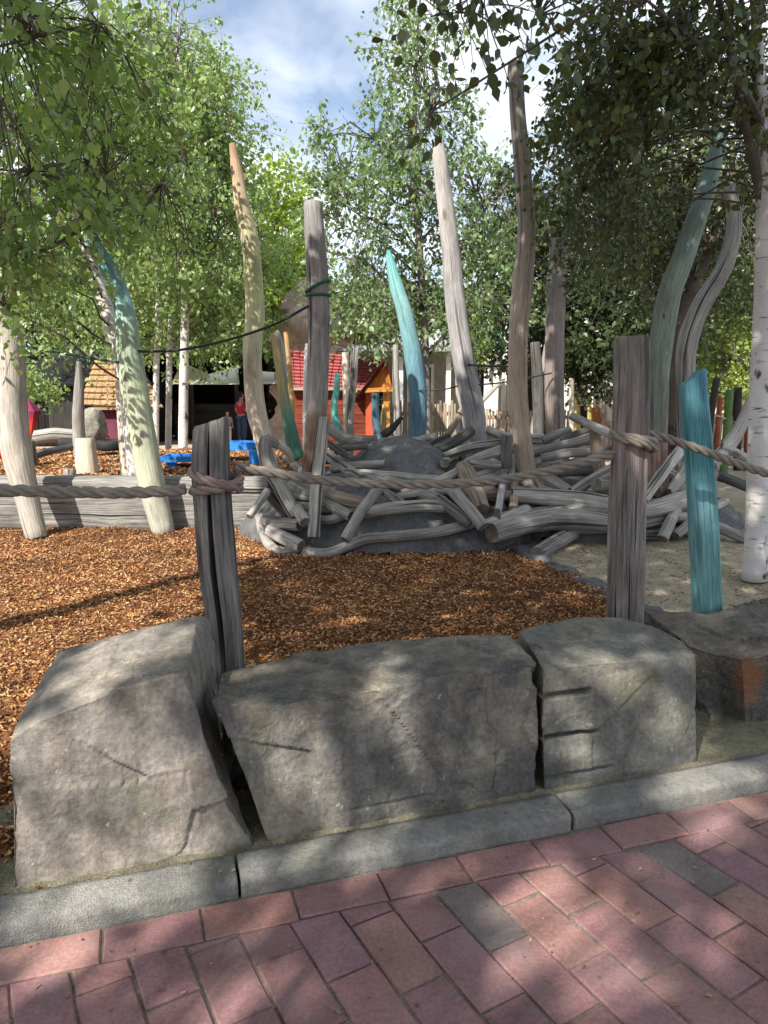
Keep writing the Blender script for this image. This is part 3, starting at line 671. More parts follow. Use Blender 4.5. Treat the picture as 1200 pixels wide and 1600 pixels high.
for fb, ft, bt in (((22, 1402), (16, 1156), (88, 1020)), ((42, 1397), (60, 1126), (110, 1010)), ((140, 1370), (180, 1080), (190, 990)),
                   ((260, 1340), (262, 1056), (270, 972)), ((322, 1326), (292, 1052), (308, 964)), ((352, 1318), (298, 1068), (320, 962)), ((378, 1312), (306, 1130), (328, 970)), ((408, 1304), (318, 1190), (332, 1000))):
    a = PK(fb[0], fb[1], D1); b = PK(ft[0], ft[1], D1+.06); zt = b[2]+.03
    c = G(bt[0], bt[1], max(zt, .45)); dd = (c-K0)@KN
    if dd > 1.0 or dd < .45: c = PK(bt[0], bt[1], .82)
    b1.append([KZ(a, .0), b, c, KZ(c+KN*.05, 0)])
# right end leans away: pull lower rear corners in under the block
boulder('boulder', 'large tan boulder with smooth leaning front face, leftmost block on the kerb', b1, M['st1'], 1, amp=.008, strata=.003)
b2 = []
for fb, ft, bt, bz in (((428, 1300), (336, 1095), (346, 1052), .45), ((436, 1298), (372, 1102), (385, 1040), .44), ((470, 1290), (430, 1104), (440, 1028), .44), ((620, 1262), (570, 1080), (560, 1006), .45),
                       ((740, 1240), (700, 1060), (680, 996), .47), ((815, 1226), (805, 1042), (775, 990), .47), ((838, 1222), (836, 1036), (800, 992), .47)):
    a = PK(fb[0], fb[1], .165); b = PK(ft[0], ft[1], .245); c = G(bt[0], bt[1], bz); b2.append([KZ(a, 0), b, c, KZ(c+KN*.03, 0)])
boulder('boulder', 'long brown grey boulder with rough patchy face, left of the notched block', b2, M['st2'], 2, amp=.0115, strata=.004, ledges=[(PK(610, 1250, .2), .16, .004, .010)])
b3 = []
for fb, ft, bt, bz in (((852, 1222), (848, 1046), (812, 986), .46), ((870, 1219), (868, 1044), (850, 974), .46), ((930, 1210), (930, 1036), (905, 965), .46), ((1010, 1200), (1010, 1032), (970, 966), .455),
                       ((1070, 1192), (1066, 1028), (1030, 984), .45), ((1090, 1190), (1086, 1024), (1066, 1004), .44)):
    a = PK(fb[0], fb[1], .165); b = PK(ft[0], ft[1], .24); c = G(bt[0], bt[1], bz); b3.append([KZ(a, 0), b, c, KZ(c+KN*.03, 0)])
boulder('boulder', 'olive grey block split by two horizontal notches at its left edge', b3, M['st3'], 6, amp=.008, strata=.004,
        ledges=[(PK(890, 1089, .2), .115, .0075, .06), (PK(892, 1150, .2), .12, .007, .07), (PK(900, 1203, .2), .15, .006, .025), (PK(880, 1150, .2), .10, .062, .014)])
b4 = []
for fb, ft, bt, bz, d in (((1096, 1150), (1072, 1006), (1000, 948), .36, .52), ((1130, 1158), (1110, 1018), (1050, 956), .35, .47), ((1164, 1168), (1160, 1030), (1110, 960), .35, .37),
                          ((1230, 1160), (1215, 1020), (1170, 936), .41, .36), ((1330, 1130), (1310, 990), (1260, 915), .42, .38), ((1420, 1110), (1390, 975), (1330, 905), .40, .42)):
    a = PK(fb[0], fb[1], d); b = PK(ft[0], ft[1], d+.02); c = G(bt[0], bt[1], bz); b4.append([KZ(a, 0), b, c, KZ(c+KN*.04, 0)])
boulder('boulder', 'dark rough boulder with a rusty brown patch, set back at the right', b4, M['st4'], 4, amp=.016, strata=.014)
# ------------------------------------------------------------------ fence posts and ropes
PY1, PY2, PY3 = 2.78, 3.08, 3.42
w1, r1 = pxpath([(330, 664, 26), (331, 750, 27), (340, 880, 27), (350, 960, 26), (356, 1035, 24)], PY1); w1, r1 = w1[::-1], r1[::-1]
w1 = [np.array([w1[0][0]+.005, w1[0][1], -.05])]+w1; r1 = [r1[0]]+r1
o = MB().tube(w1, r1, 56, .04, .035, cross=(1.0, .95, 5), up=(1, 0, 0), notch=(-1.57, .05, .8), slant=.022).build('fence_post', [M['postp'], M['postp']])
props(o, 'dark split timber post with a long crack and slanted top, between two boulders', 'post', 'rope fence posts')
w2, r2 = pxpath([(987, 530, 25), (987, 600, 26), (982, 740, 26), (978, 860, 26), (975, 985, 26)], PY2); w2, r2 = w2[::-1], r2[::-1]
w2 = [np.array([w2[0][0]-.005, w2[0][1], -.05])]+w2; r2 = [r2[0]]+r2
o = MB().tube(w2, r2, 48, .04, .05, cross=(1.0, .9, 4), up=(1, 0, 0), notch=(-.9, .06, .25)).build('fence_post', [M['postr'], M['postr']])
props(o, 'tall grey timber post with reddish stains behind the notched block', 'post', 'rope fence posts')
w3, r3 = pxpath([(1083, 592, 19), (1089, 680, 20), (1098, 800, 21), (1105, 965, 21)], PY3); w3, r3 = w3[::-1], r3[::-1]
w3 = [np.array([w3[0][0]+.02, w3[0][1], -.05])]+w3; r3 = [r3[0]]+r3
o = MB().tube(w3, r3, 40, .04, .03, cross=(1.0, .62, 6), up=(1, 0, 0), slant=.03).build('painted_post', [M['teal'], M['teal']])
props(o, 'flat teal painted board post with slanted top behind the dark boulder', 'post')
def rope_mb(mb, pts, R, twist=.17, closed=False):
    pts, _ = catmull(pts, [1]*len(pts), R*.42); k = len(pts)
    T = np.gradient(pts, axis=0); T /= np.linalg.norm(T, axis=1)[:, None]+1e-9
    u = np.array([0, 0, 1.0]) if abs(T[0][2]) < .8 else np.array([1.0, 0, 0]); U = np.zeros((k, 3))
    for i in range(k):
        u = u-T[i]*(u@T[i]); u /= np.linalg.norm(u); U[i] = u
    W = np.cross(T, U); L = np.concatenate([[0], np.cumsum(np.linalg.norm(np.diff(pts, axis=0), axis=1))])
    for s_ in range(3):
        a = L/twist*2*math.pi+s_*2*math.pi/3
        c = pts+U*(np.cos(a)*R*.5)[:, None]+W*(np.sin(a)*R*.5)[:, None]
        n = 9; ang = np.linspace(0, 2*math.pi, n, endpoint=False); r = R*.54
        V = c[:, None]+U[:, None]*(r*np.cos(ang))[None, :, None]+W[:, None]*(r*np.sin(ang))[None, :, None]
        g = np.zeros((k, n, 3)); g[..., 0] = r*np.cos(ang+a[:, None]*.6)+s_; g[..., 1] = r*np.sin(ang+a[:, None]*.6); g[..., 2] = L[:, None]
        idx = np.arange(k*n).reshape(k, n); nx = np.roll(idx, -1, 1)
        q = np.stack([idx[:-1], nx[:-1], nx[1:], idx[1:]], -1).reshape(-1, 4)
        mb.add(V.reshape(-1, 3), q, None, g.reshape(-1, 3))
        for row, fl in ((0, 1), (k-1, 0)):
            cv = np.vstack([V[row], c[row]]); a_ = np.arange(n); b_ = (a_+1) % n; t = np.stack([a_, b_, np.full(n, n)], -1); mb.add(cv, None, t[:, ::-1] if fl else t)
def wrap(cx, cy, z0, r, a0, a1, z1, n=14):
    return [np.array([cx+math.cos(a)*r, cy+math.sin(a)*r, z0+(z1-z0)*i/(n-1)]) for i, a in enumerate(np.linspace(a0, a1, n))]
RR = .0195
p1c = P(338, 750, PY1); r_p1 = .066+RR*1.1
p2c = P(984, 700, PY2); r_p2 = .071+RR*1.1
z1a, z1b = P(310, 738, PY1)[2], P(360, 764, PY1)[2]
mb = MB()
left = [P(-220, 768, 2.5), P(-60, 765, 2.58), P(80, 768, 2.66), P(200, 770, 2.71), P(290, 765, PY1-.05)]
wr = wrap(p1c[0], p1c[1], P(310, 765, PY1)[2], r_p1, math.pi*1.12, math.pi*1.12+2*math.pi*.98, P(312, 736, PY1)[2], 20)
wr2 = wrap(p1c[0], p1c[1], P(312, 736, PY1)[2], r_p1, math.pi*1.12, math.pi*1.98, P(362, 764, PY1)[2], 14)
mb2 = MB()
rope_mb(mb, left, .0225)
sec = [P(368, 728, PY1+.05), P(420, 738, PY1+.08), P(520, 752, PY1+.12), P(640, 757, PY1+.18), P(760, 752, PY1+.23), P(860, 735, PY1+.26), P(960, 708, PY2-.02)]
o = mb.build('fence_rope', M['rope']); props(o, 'pale twisted rope running left from the split post in front of the timber beam', 'rope', 'thick twisted fence ropes')
rope_mb(mb2, wr, RR); rope_mb(mb2, wr2, RR)
o = mb2.build('rope_lashing', M['roper']); props(o, 'reddish rope lashing wound around the split timber post', 'rope', 'rope lashings round posts')
mb = MB(); rope_mb(mb, sec, RR); o = mb.build('fence_rope', M['rope']); props(o, 'long grey rope sagging between split post and reddish post', 'rope', 'thick twisted fence ropes')
wr3 = wrap(p2c[0], p2c[1], P(962, 712, PY2)[2], r_p2, math.pi*1.0, math.pi*-.02, P(1010, 690, PY2)[2], 12)
wr3 = wrap(p2c[0], p2c[1], P(962, 712, PY2)[2], r_p2, math.pi*1.1, -math.pi*.9, P(965, 676, PY2)[2], 20)
wr4 = wrap(p2c[0], p2c[1], P(962, 676, PY2)[2], r_p2, math.pi*1.1, math.pi*1.95, P(1012, 702, PY2)[2], 14)
mb = MB(); rope_mb(mb, wr3, RR); rope_mb(mb, wr4, RR); o = mb.build('rope_lashing', M['rope']); props(o, 'grey rope lashing wound around the reddish stained post', 'rope', 'rope lashings round posts')
sec = [P(1006, 676, PY2+.06), P(1050, 688, PY2+.08), P(1100, 705, PY2+.1), P(1160, 727, PY2+.12), P(1230, 745, PY2+.15), P(1400, 760, PY2+.3)]
mb = MB(); rope_mb(mb, sec, RR); o = mb.build('fence_rope', M['rope']); props(o, 'brown grey rope slanting past the teal post to the white birch', 'rope', 'thick twisted fence ropes')
#@@NEST
# ------------------------------------------------------------------ mound and driftwood nest
MC = [(.17, 7.2, .68, .8, .90, .42), (.16, 7.35, 1.45, 1.5, .68, .62), (1.9, 7.6, 1.8, 1.15, .56, .6), (-.55, 7.3, .9, 1.1, .5, .7)]  # right lobe is added: dark bulk standing in for shade behind the right-hand logs
def hm(x, y):
    h = -.05
    for (cx, cy, rx, ry, hh, e) in MC:
        d = ((x-cx)/rx)**2+((y-cy)/ry)**2
        if d < 1: h = max(h, hh*(1-d)**e)
    return h
def hmv(X, Y):
    Hh = np.full(X.shape, -.05)
    for (cx, cy, rx, ry, hh, e) in MC:
        d = ((X-cx)/rx)**2+((Y-cy)/ry)**2; Hh = np.maximum(Hh, np.where(d < 1, hh*np.clip(1-d, 0, 1)**e, -.05))
    return Hh+.018*wob(X, Y, 3)+.012*wob(X, Y, 8, 1)
me = grid_mesh('mound', -1.6, 4.1, 5.6, 9.1, .03, lambda X, Y: hmv(X, Y), M['mound'], lambda x, y: hmv(x, y) > -.04)
props(link('mound', me), kind='structure')
def onmound(px, py, r, lift):
    d = ray(px, py); Y = 4.6
    while Y < 9.4:
        p = CAM+d*(Y/d[1])
        if p[2] < max(r*.95, hm(p[0], p[1]+r*1.1+lift)+r*.8): return Y
        Y += .02
    return None
NESTG = 'driftwood logs heaped into a nest'
def log(label, pts, lift=.0, mat='grey', Y=None, cross=None, name='driftwood_log', cat='log', rough=.07):
    Ys = []
    for i, (px, py, r) in enumerate(pts):
        if Y is not None: Ys.append(Y[i] if isinstance(Y, (list, tuple)) else Y); continue
        yy = onmound(px, py, r/F*6.5, lift); Ys.append(yy if yy is not None else None)
    ok = [v for v in Ys if v is not None] or [7.9]
    Ys = [min(v if v is not None else max(max(ok), 7.6), 8.3) for v in Ys]
    w_, r_ = pxpath(pts, Ys)
    o = MB().tube(w_, r_, 16, .05, rough, cross=cross).build(name, [M[mat], M['end']])
    props(o, label, cat, NESTG); return o
log('thin wavy log lying lowest along the front of the nest', [(478, 862, 8), (508, 866, 9), (536, 856, 8.5), (572, 842, 8.5), (606, 839, 9), (670, 833, 8.5), (707, 826, 8.5), (745, 815, 8)])
log('short pale stick end at the left tip of the lowest wavy log', [(430, 865, 6.5), (452, 861, 7), (484, 858, 7)], .0, 'pale')
log('short thick log with a dark cut end, low at left corner of nest', [(420, 828, 10), (445, 842, 11), (470, 854, 11)], .12, 'pale')
log('curved upright log bending down to the chips at far left of nest', [(406, 808, 8), (411, 832, 9), (421, 852, 9), (434, 862, 8)], .03)
log('grey log lying level behind the short dark ended log', [(414, 814, 10), (440, 818, 10), (468, 820, 10)], .1)
log('arched log standing like a hook at left of the nest', [(432, 694, 7), (415, 690, 11), (419, 726, 12), (436, 757, 12), (452, 788, 11.5), (462, 806, 11)], .22, 'grey', [6.5, 6.45, 6.42, 6.35, 6.25, 6.2])
log('small block with dark sawn end at the foot of the hooked log', [(465, 796, 9), (476, 815, 9)], .28, 'pale')
log('pinkish cream branch falling right from the hooked log top', [(420, 686, 7), (446, 702, 6.5), (455, 718, 6)], 0, 'cream', [6.5, 6.6, 6.75])
log('thin pale stick poking out at far left of nest', [(417, 768, 6.5), (404, 787, 6), (390, 806, 6)], 0, 'pale', [6.3, 6.2, 6.1])
log('thin grey log crossing under the hooked log', [(417, 769, 8), (434, 789, 8), (452, 808, 8)], 0, 'greyd', [6.35, 6.4, 6.4])
log('pale flat plank leaning in front of the tall grey pole', [(506, 655, 9), (501, 700, 10), (495, 762, 10), (490, 838, 9.5)], 0, 'pale', [6.5, 6.35, 6.15, 5.95], (1, .55, 5))
log('slanting log with dark end left of the pale end of middle log', [(456, 758, 8.5), (500, 782, 9), (548, 806, 9)], .10)
log('grey log half hidden behind the leaning pale plank', [(478, 806, 7), (515, 812, 7.5), (565, 793, 7)], .03)
log('level pale log across the middle front of the mound', [(566, 801, 10), (612, 795, 10), (660, 790, 10.5), (700, 792, 9)], .10, 'pale')
log('short bent log leaning over the left end of the level log', [(590, 764, 9), (564, 800, 8.5), (552, 822, 8.5), (540, 842, 8.5)], .24)
log('log slanting down from the tall grey pole to the rope', [(508, 709, 9), (535, 728, 9), (566, 748, 9)], .06, 'pale')
log('straight log across the mound just above the rope', [(556, 742, 8.5), (620, 745, 8.5), (684, 751, 8)], .06, 'pale')
log('split pale log with ragged right end in front of the mound', [(640, 764, 7), (676, 757, 8.5), (713, 740, 9)], .13, 'pale')
log('stubby stick with a pale end just under the rope', [(596, 766, 6.5), (612, 775, 6.5), (628, 786, 6.5)], .18, 'pale')
log('thin log under the rope ending beside the stubby stick', [(622, 776, 6), (655, 770, 6.5), (692, 760, 6)], .10)
log('dark log lying behind the steep pale log', [(684, 779, 9), (708, 797, 9), (734, 818, 9)], .14, 'greyd')
log('steep pale log with a dark sawn end above the thick curved log', [(706, 765, 10), (728, 790, 10), (754, 822, 10)], .26)
log('stout brown stump with a round cut face behind the rope', [(725, 733, 15), (738, 758, 16), (752, 796, 14)], .14, 'brownish')
log('short lavender grey board standing beside the brown striped stub', [(790, 731, 11), (784, 765, 11), (778, 802, 11)], .32, 'lav', None, (1, .45, 6))
log('brown striped stub standing beside the lavender board', [(803, 755, 8.5), (802, 796, 8.5)], .24, 'brownish', None, (1, .8, 5))
log('pale log with a lit sawn end on top of the thick curved log', [(760, 818, 7), (790, 808, 8.5), (822, 797, 9)], .22, 'pale')
log('thickest curved log with ringed cut end at front right of nest', [(770, 832, 17), (800, 823, 17.5), (850, 813, 17), (905, 813, 16), (955, 818, 14), (995, 826, 12)], .12, 'grey')
log('long thick log above the thickest log, ending right of the reddish post', [(800, 774, 12), (850, 777, 13.5), (905, 780, 13.5), (955, 788, 13), (1005, 797, 13), (1040, 790, 14), (1078, 777, 14)], .16, 'pale')
log('log with a dark end resting on the sand beneath the thickest log', [(840, 864, 12), (862, 851, 12), (896, 832, 11)], 0, 'grey')
log('round ended log lying on the sand right of the reddish post', [(995, 836, 9), (1035, 834, 9), (1082, 830, 8.5)], 0)
log('short stick with a dark end propped on the right sand log', [(1057, 796, 8), (1046, 818, 9), (1036, 840, 9.5)], .2, 'pale')
log('forked grey wood piece beneath the tan pole', [(798, 742, 8), (825, 732, 9), (852, 718, 12)], .12)
log('log running down right from the forked piece', [(842, 744, 10), (862, 754, 9.5), (886, 768, 8)], .14)
log('long dark grey log arching behind the tan pole', [(830, 708, 8.5), (875, 698, 8.5), (926, 684, 8.5)], 0, 'grey', [7.3, 7.2, 7.1])
log('smooth log beneath the arching log behind the tan pole', [(848, 716, 7), (890, 708, 7.5), (945, 706, 7.5)], 0, 'grey', [7.1, 7.0, 6.9])
log('upright stub in the right half of the nest behind the rope', [(930, 668, 9), (932, 700, 10), (938, 742, 9.5)], 0, 'brownish', 6.75)
log('thin log balanced at the top of the upright stub', [(893, 650, 6.5), (925, 665, 7), (962, 682, 7.5)], 0, 'pale', [6.8, 6.7, 6.5])
log('pale log sloping down left beside the reddish post', [(972, 726, 9), (935, 745, 9.5), (898, 767, 8)], 0, 'pale', [6.5, 6.55, 6.6])
log('log pointing at the viewer with a round face beside the reddish post', [(932, 757, 10.5), (950, 756, 10.5), (985, 745, 10)], 0, 'grey', [6.35, 6.6, 7.1])
log('short grey stick leaning at the foot of the brown grey pole', [(850, 688, 7), (870, 679, 7), (890, 671, 6)], 0, 'grey', 7.6)
log('thin stick right of the brown grey pole foot', [(878, 688, 6), (900, 680, 7), (922, 672, 7)], 0, 'greyd', 7.4)
log('long thin log crossing in front of the silver pole foot', [(698, 711, 6), (738, 699, 8), (790, 692, 8)], 0, 'grey', [7.0, 6.95, 7.0])
log('dark rough log slanting up left of the silver pole', [(682, 703, 8), (710, 690, 8.5), (736, 673, 9)], 0, 'greyd', [7.25, 7.3, 7.4])
log('smooth dark stick beyond the mound left of the silver pole', [(668, 700, 7), (684, 690, 6.5), (699, 682, 6)], 0, 'greyd', [7.7, 7.8, 7.9])
log('pale split stick behind the right shoulder of the mound', [(645, 692, 6), (664, 686, 7), (681, 682, 7)], 0, 'pale', 7.9)
log('short round log low on the right shoulder of the mound', [(695, 724, 8), (710, 716, 8), (724, 711, 7)], .1)
log('level short log right of the brown stump', [(736, 724, 7), (758, 726, 7), (780, 727, 7)], 0, 'grey', 6.6)
log('slanting log behind the brown stump', [(728, 724, 7.5), (756, 712, 8), (788, 702, 9)], 0, 'grey', [6.8, 6.85, 6.95])
log('dark square stub standing behind the lavender board', [(792, 682, 9), (790, 730, 10)], 0, 'greyd', 6.9, (1, .9, 5))
log('black pointed stick rising from the top of the mound', [(598, 681, 7), (612, 670, 6), (628, 652, 3)], 0, 'darkw', 7.6)
log('grey log behind the left shoulder of the mound', [(506, 664, 7), (540, 686, 9), (588, 688, 7)], 0, 'grey', [7.7, 7.6, 7.6])
log('thin stick lying below the left shoulder log', [(508, 688, 5.5), (530, 704, 5.5), (556, 718, 5)], 0, 'greyd', [7.2, 7.0, 6.85])
log('slim level branch on the left shoulder of the mound', [(518, 698, 5), (545, 699, 5.5), (574, 697, 5)], 0, 'greyd', [7.1, 7.0, 7.0])
log('knobbly branch across the left face of the mound', [(520, 732, 7), (560, 727, 6.5), (602, 724, 6)], .07)
log('bleached stick poking up between tan pole and silver pole', [(762, 671, 7), (776, 677, 7), (795, 684, 7)], 0, 'grey', 7.5)
log('straight pole end propped up right of the reddish post', [(1006, 780, 8), (1032, 745, 8.5), (1064, 702, 9)], 0, 'pale', [6.3, 6.5, 6.8])
log('flat broken plank behind the straight propped pole', [(1047, 768, 8), (1060, 750, 11), (1078, 722, 10)], 0, 'pale', [6.6, 6.7, 6.9], (1, .5, 4))
log('slanting pale board rising behind the silver pole', [(697, 684, 6), (716, 652, 5), (726, 632, 5)], 0, 'fencew', [8.6, 9.0, 9.2], (1, .5, 5))
log('grey log lying low behind the teal post', [(1118, 742, 8), (1146, 752, 8), (1186, 768, 8)], 0, 'greyd', [7.6, 7.5, 7.4])
log('short stick at the foot of the leaning silver branch', [(1128, 698, 7), (1150, 708, 7), (1176, 722, 6)], 0, 'pale', 7.6)
log('leaning silver branch rising right of the teal post', [(1188, 600, 9), (1160, 660, 10), (1140, 694, 11), (1112, 726, 10)], 0, 'pale', [7.9, 7.8, 7.7, 7.5])
log('weathered log deep in the right half of the nest', [(850, 740, 8), (900, 735, 9), (960, 738, 9)], 0, 'greyd', [7.0, 6.9, 6.8])
log('thin log in the shadow between the two thick logs', [(845, 797, 5), (880, 800, 6), (930, 806, 6)], .05)
log('grey log passing behind the brown striped stub', [(748, 762, 7), (800, 752, 8), (846, 745, 8)], .05)
log('log end lying on the sand behind the right sand log', [(1000, 815, 8), (1040, 812, 8), (1090, 808, 8)], 0, 'greyd')
FL = 'weathered grey log wedged among the other logs of the nest heap'
zones = [((425, 560), (700, 760), 8), ((410, 540), (770, 850), 7), ((690, 810), (686, 770), 15), ((780, 960), (680, 770), 26), ((960, 1110), (700, 830), 13), ((700, 960), (768, 812), 12), ((560, 720), (748, 790), 6), ((640, 900), (672, 700), 8)]
for (xa, xb), (ya, yb), cnt in zones:
    for _ in range(cnt):
        cx, cy = rng.uniform(xa, xb), rng.uniform(ya, yb); a_ = rng.normal(0, .42)*(1 if rng.random() < .75 else 2.2); hl = rng.uniform(36, 85); r_ = rng.uniform(6, 10.5); bw = rng.normal(0, 5)
        p0, p1 = (cx-hl*math.cos(a_), cy-hl*math.sin(a_)), (cx+hl*math.cos(a_), cy+hl*math.sin(a_))
        if any(560 < q_[0] < 715 and 660 < q_[1] < 742 for q_ in (p0, p1, (cx, cy))) or min(p0[0], p1[0]) < 398 or min(p0[1], p1[1]) < 672 or max(p0[1], p1[1]) > 846 or (max(p0[1], p1[1]) > 800 and 540 < cx < 770): continue
        log(FL, [(*p0, r_*rng.uniform(.8, 1)), (cx+bw*.4, cy+bw, r_), (*p1, r_*rng.uniform(.8, 1.05))], rng.uniform(0, .16), ['grey', 'pale', 'pale', 'grey', 'brownish', 'grey'][int(rng.integers(6))], rough=.09)
# ------------------------------------------------------------------ tall poles
PG = 'tall driftwood poles of the play nest'
pole('driftwood_pole', 'bleached leaning pole dappled by leaf shadows, leftmost before the beam', [(2, 400, 18), (8, 470, 21), (15, 560, 23), (25, 700, 22), (45, 790, 18), (58, 840, 16)], [6.9, 6.85, 6.8, 6.7, 6.62, 6.56], 'poleA', PG)
pole('driftwood_pole', 'curved pale green pole with blue teal top beside the leftmost bleached pole', [(136, 350, 8), (150, 385, 11), (172, 425, 13), (193, 480, 15), (203, 560, 20), (222, 680, 21), (240, 770, 20), (256, 832, 17)], [7.0, 7.0, 6.98, 6.95, 6.9, 6.85, 6.82, 6.8], 'poleB', PG)
pole('driftwood_pole', 'cream post behind the pale green pole, wider at its foot', [(184, 562, 6), (192, 640, 9), (204, 745, 15)], 7.6, 'cream', PG)
pole('driftwood_pole', 'tall yellow green pole tapering to an orange brown tip', [(363, 226, 5), (369, 262, 9), (378, 320, 11.5), (392, 385, 14), (398, 480, 15), (394, 560, 15), (401, 640, 15), (415, 700, 14), (424, 745, 14)], 8.0, 'poleC', PG)
pole('driftwood_pole', 'tall grey pole with green cable tied near its top', [(489, 318, 15), (494, 400, 16.5), (498, 500, 17.5), (496, 600, 17), (493, 660, 16), (480, 735, 9)], [6.9, 6.88, 6.85, 6.82, 6.8, 6.75], 'poleD', PG)
pole('driftwood_pole', 'slim pole painted yellow above and green below beside tall grey pole', [(431, 522, 7), (436, 560, 8), (444, 620, 8), (452, 665, 10), (464, 715, 12)], 7.3, 'green', PG)
pole('driftwood_pole', 'curved turquoise pole fading to blue above the mound', [(607, 392, 3), (611, 412, 7), (620, 450, 11), (634, 495, 13), (646, 560, 14), (653, 620, 14), (653, 690, 13)], 8.3, 'turq', PG, base_z=.1)
pole('driftwood_pole', 'tall silver pole leaning left behind the mound, pale at its top', [(683, 222, 9), (690, 270, 12), (703, 380, 14), (711, 470, 16), (724, 560, 17), (738, 630, 17.5), (746, 700, 17)], 7.9, 'poleE', PG, base_z=.1)
pole('driftwood_pole', 'tallest pole, tan brown, standing at the middle of the nest', [(800, 97, 7), (805, 112, 12), (809, 180, 12.5), (817, 270, 13), (823, 360, 14.5), (818, 430, 16), (811, 500, 15.5), (809, 600, 15), (815, 680, 15), (823, 740, 15)], 7.05, 'poleF', PG, base_z=.05)
pole('driftwood_pole', 'straight brown grey pole standing right of the tallest pole', [(872, 372, 13), (868, 480, 15), (866, 600, 15), (869, 700, 15)], 8.3, 'poleG', PG, base_z=0.0)
pole('driftwood_pole', 'green grey pole curving right into the dark foliage', [(1128, 205, 10), (1105, 290, 14), (1072, 390, 17), (1046, 460, 18), (1031, 550, 18), (1026, 640, 17), (1026, 740, 17), (1030, 790, 16)], 6.9, 'poleH', PG, base_z=0.0)
pole('driftwood_pole', 'grey pole with an elbow bend beside the green grey pole', [(1139, 290, 10), (1147, 350, 11.5), (1132, 415, 13), (1095, 480, 15), (1074, 540, 15.5), (1071, 610, 14), (1074, 720, 14)], 7.5, 'grey', PG, base_z=0.0)
SG = 'short painted stakes around the play nest'
pole('painted_stake', 'turquoise tipped stake before the red playhouse wall', [(527, 584, 4), (526, 610, 5), (522, 640, 5.5), (533, 690, 7)], 8.6, 'turqs', SG, base_z=0.2)
pole('painted_stake', 'cream stake before the red playhouse roof, left of the half lit one', [(540, 552, 5.5), (541, 600, 6), (544, 690, 6)], 9.0, 'cream', SG, base_z=0.1)
pole('painted_stake', 'taller half lit stake touching the cream stake', [(555, 545, 6), (551, 600, 6.5), (546, 650, 7), (545, 690, 7)], 8.8, 'pale', SG, base_z=0.1)
pole('painted_stake', 'blue grey stake before the orange gable door', [(587, 616, 6), (587, 650, 6.5), (593, 695, 7)], 8.7, 'bluep', SG, base_z=0.2)
pole('painted_stake', 'small yellow pointed stake right of the gable door', [(599, 632, 1.5), (600, 652, 5), (598, 690, 4)], 8.9, 'yellow', SG, base_z=0.2)
pole('painted_stake', 'thin pale grey pole between gable and turquoise pole', [(618, 540, 4.5), (619, 610, 5.5), (621, 690, 6)], 9.4, 'pale', SG, base_z=0.0)
pole('painted_stake', 'bent orange edged stake behind the slim yellow green pole', [(447, 520, 4), (451, 560, 4), (455, 620, 4.5), (458, 700, 5)], 9.2, 'orangep', SG, base_z=0.1)
pole('painted_stake', 'white stake half hidden behind the tall grey pole', [(481, 538, 4), (479, 580, 5), (478, 690, 5)], 9.0, 'white', SG, base_z=0.1)
pole('painted_stake', 'slate blue blade shaped stake beside the orange edged stake', [(436, 518, 2), (440, 540, 6), (446, 575, 5), (450, 700, 5)], 9.4, 'bluep', SG, base_z=0.1)
pole('driftwood_pole', 'shaded grey pole standing between tallest pole and brown grey pole', [(836, 536, 8), (840, 600, 9), (842, 710, 9)], 9.0, 'greyd', PG, base_z=0.0)
pole('driftwood_pole', 'slanting grey pole leaning between tallest pole and brown grey pole', [(857, 540, 7), (846, 610, 8), (832, 700, 8)], 9.4, 'grey', PG, base_z=0.0)
pole('driftwood_pole', 'thin grey post directly left of the silver pole foot', [(718, 560, 7), (720, 620, 8), (722, 710, 8)], 9.2, 'pale', PG, base_z=0.0)
for lab, pts, Y, m in (('dark brown leaning stake behind the teal post', [(1120, 592, 5), (1112, 640, 5.5), (1107, 690, 5)], 11, 'darkw'),
                       ('green stake between teal post and white birch', [(1140, 610, 6), (1138, 640, 6), (1134, 692, 6)], 11.4, 'greenst'),
                       ('dark post with rope beside the green stake', [(1153, 606, 6), (1152, 640, 6), (1152, 692, 6)], 12, 'darkw'),
                       ('red brown stake left of the green stake', [(1126, 622, 4), (1123, 650, 4), (1119, 694, 4.5)], 11.2, 'redst'),
                       ('orange brown stake just left of the white birch', [(1168, 642, 3.5), (1167, 665, 3.5), (1166, 694, 3.5)], 12, 'redst'),
                       ('yellow stake in the row right of brown grey pole', [(900, 612, 5), (901, 640, 5.5), (902, 690, 5.5)], 13, 'yellow'),
                       ('slim yellow stake right of the person in black', [(921, 616, 3), (921, 640, 3.5), (921, 690, 3.5)], 13, 'yellow'),
                       ('salmon stake nearest the brown grey pole', [(893, 592, 4), (893, 640, 4.5), (893, 690, 4.5)], 12.6, 'cream')):
    pole('painted_stake', lab, pts, Y, m, 'coloured stakes in the far play area', n=12, base_z=-.02)
#@@LEFT
# ------------------------------------------------------------------ timber beam, left terrace things
mb = MB(); a, b = P(-420, 795, 7.05), P(408, 792, 7.05)
hz = .265
mb.tube([np.array([-6.2, 7.2, .25]), np.array([-4.0, 7.14, .26]), np.array([-2.4, 7.12, .26]), np.array([-1.12, 7.1, .265])], [.25, .26, .265, .255], 40, .05, .035, cross=(1.0, .5, 6), up=(0, 0, 1), notch=(0.55, .05, .12))
props(mb.build('timber_beam', [M['beam'], M['end']]), 'huge weathered timber beam lying along the edge of the chip terrace', 'beam')
pole('log_post', 'whitish slab of wood lying on top of the timber beam', [(0, 752, 7), (100, 750, 8), (182, 752, 5)], [7.2, 7.15, 7.12], 'pale', cat='log', cross=(1, .6, 4))
pole('log_post', 'short pale post with red stains behind the timber beam', [(133, 686, 14), (135, 715, 16), (138, 752, 17)], 7.9, 'cream', cat='post', cross=(1, .8, 4), base_z=.35)
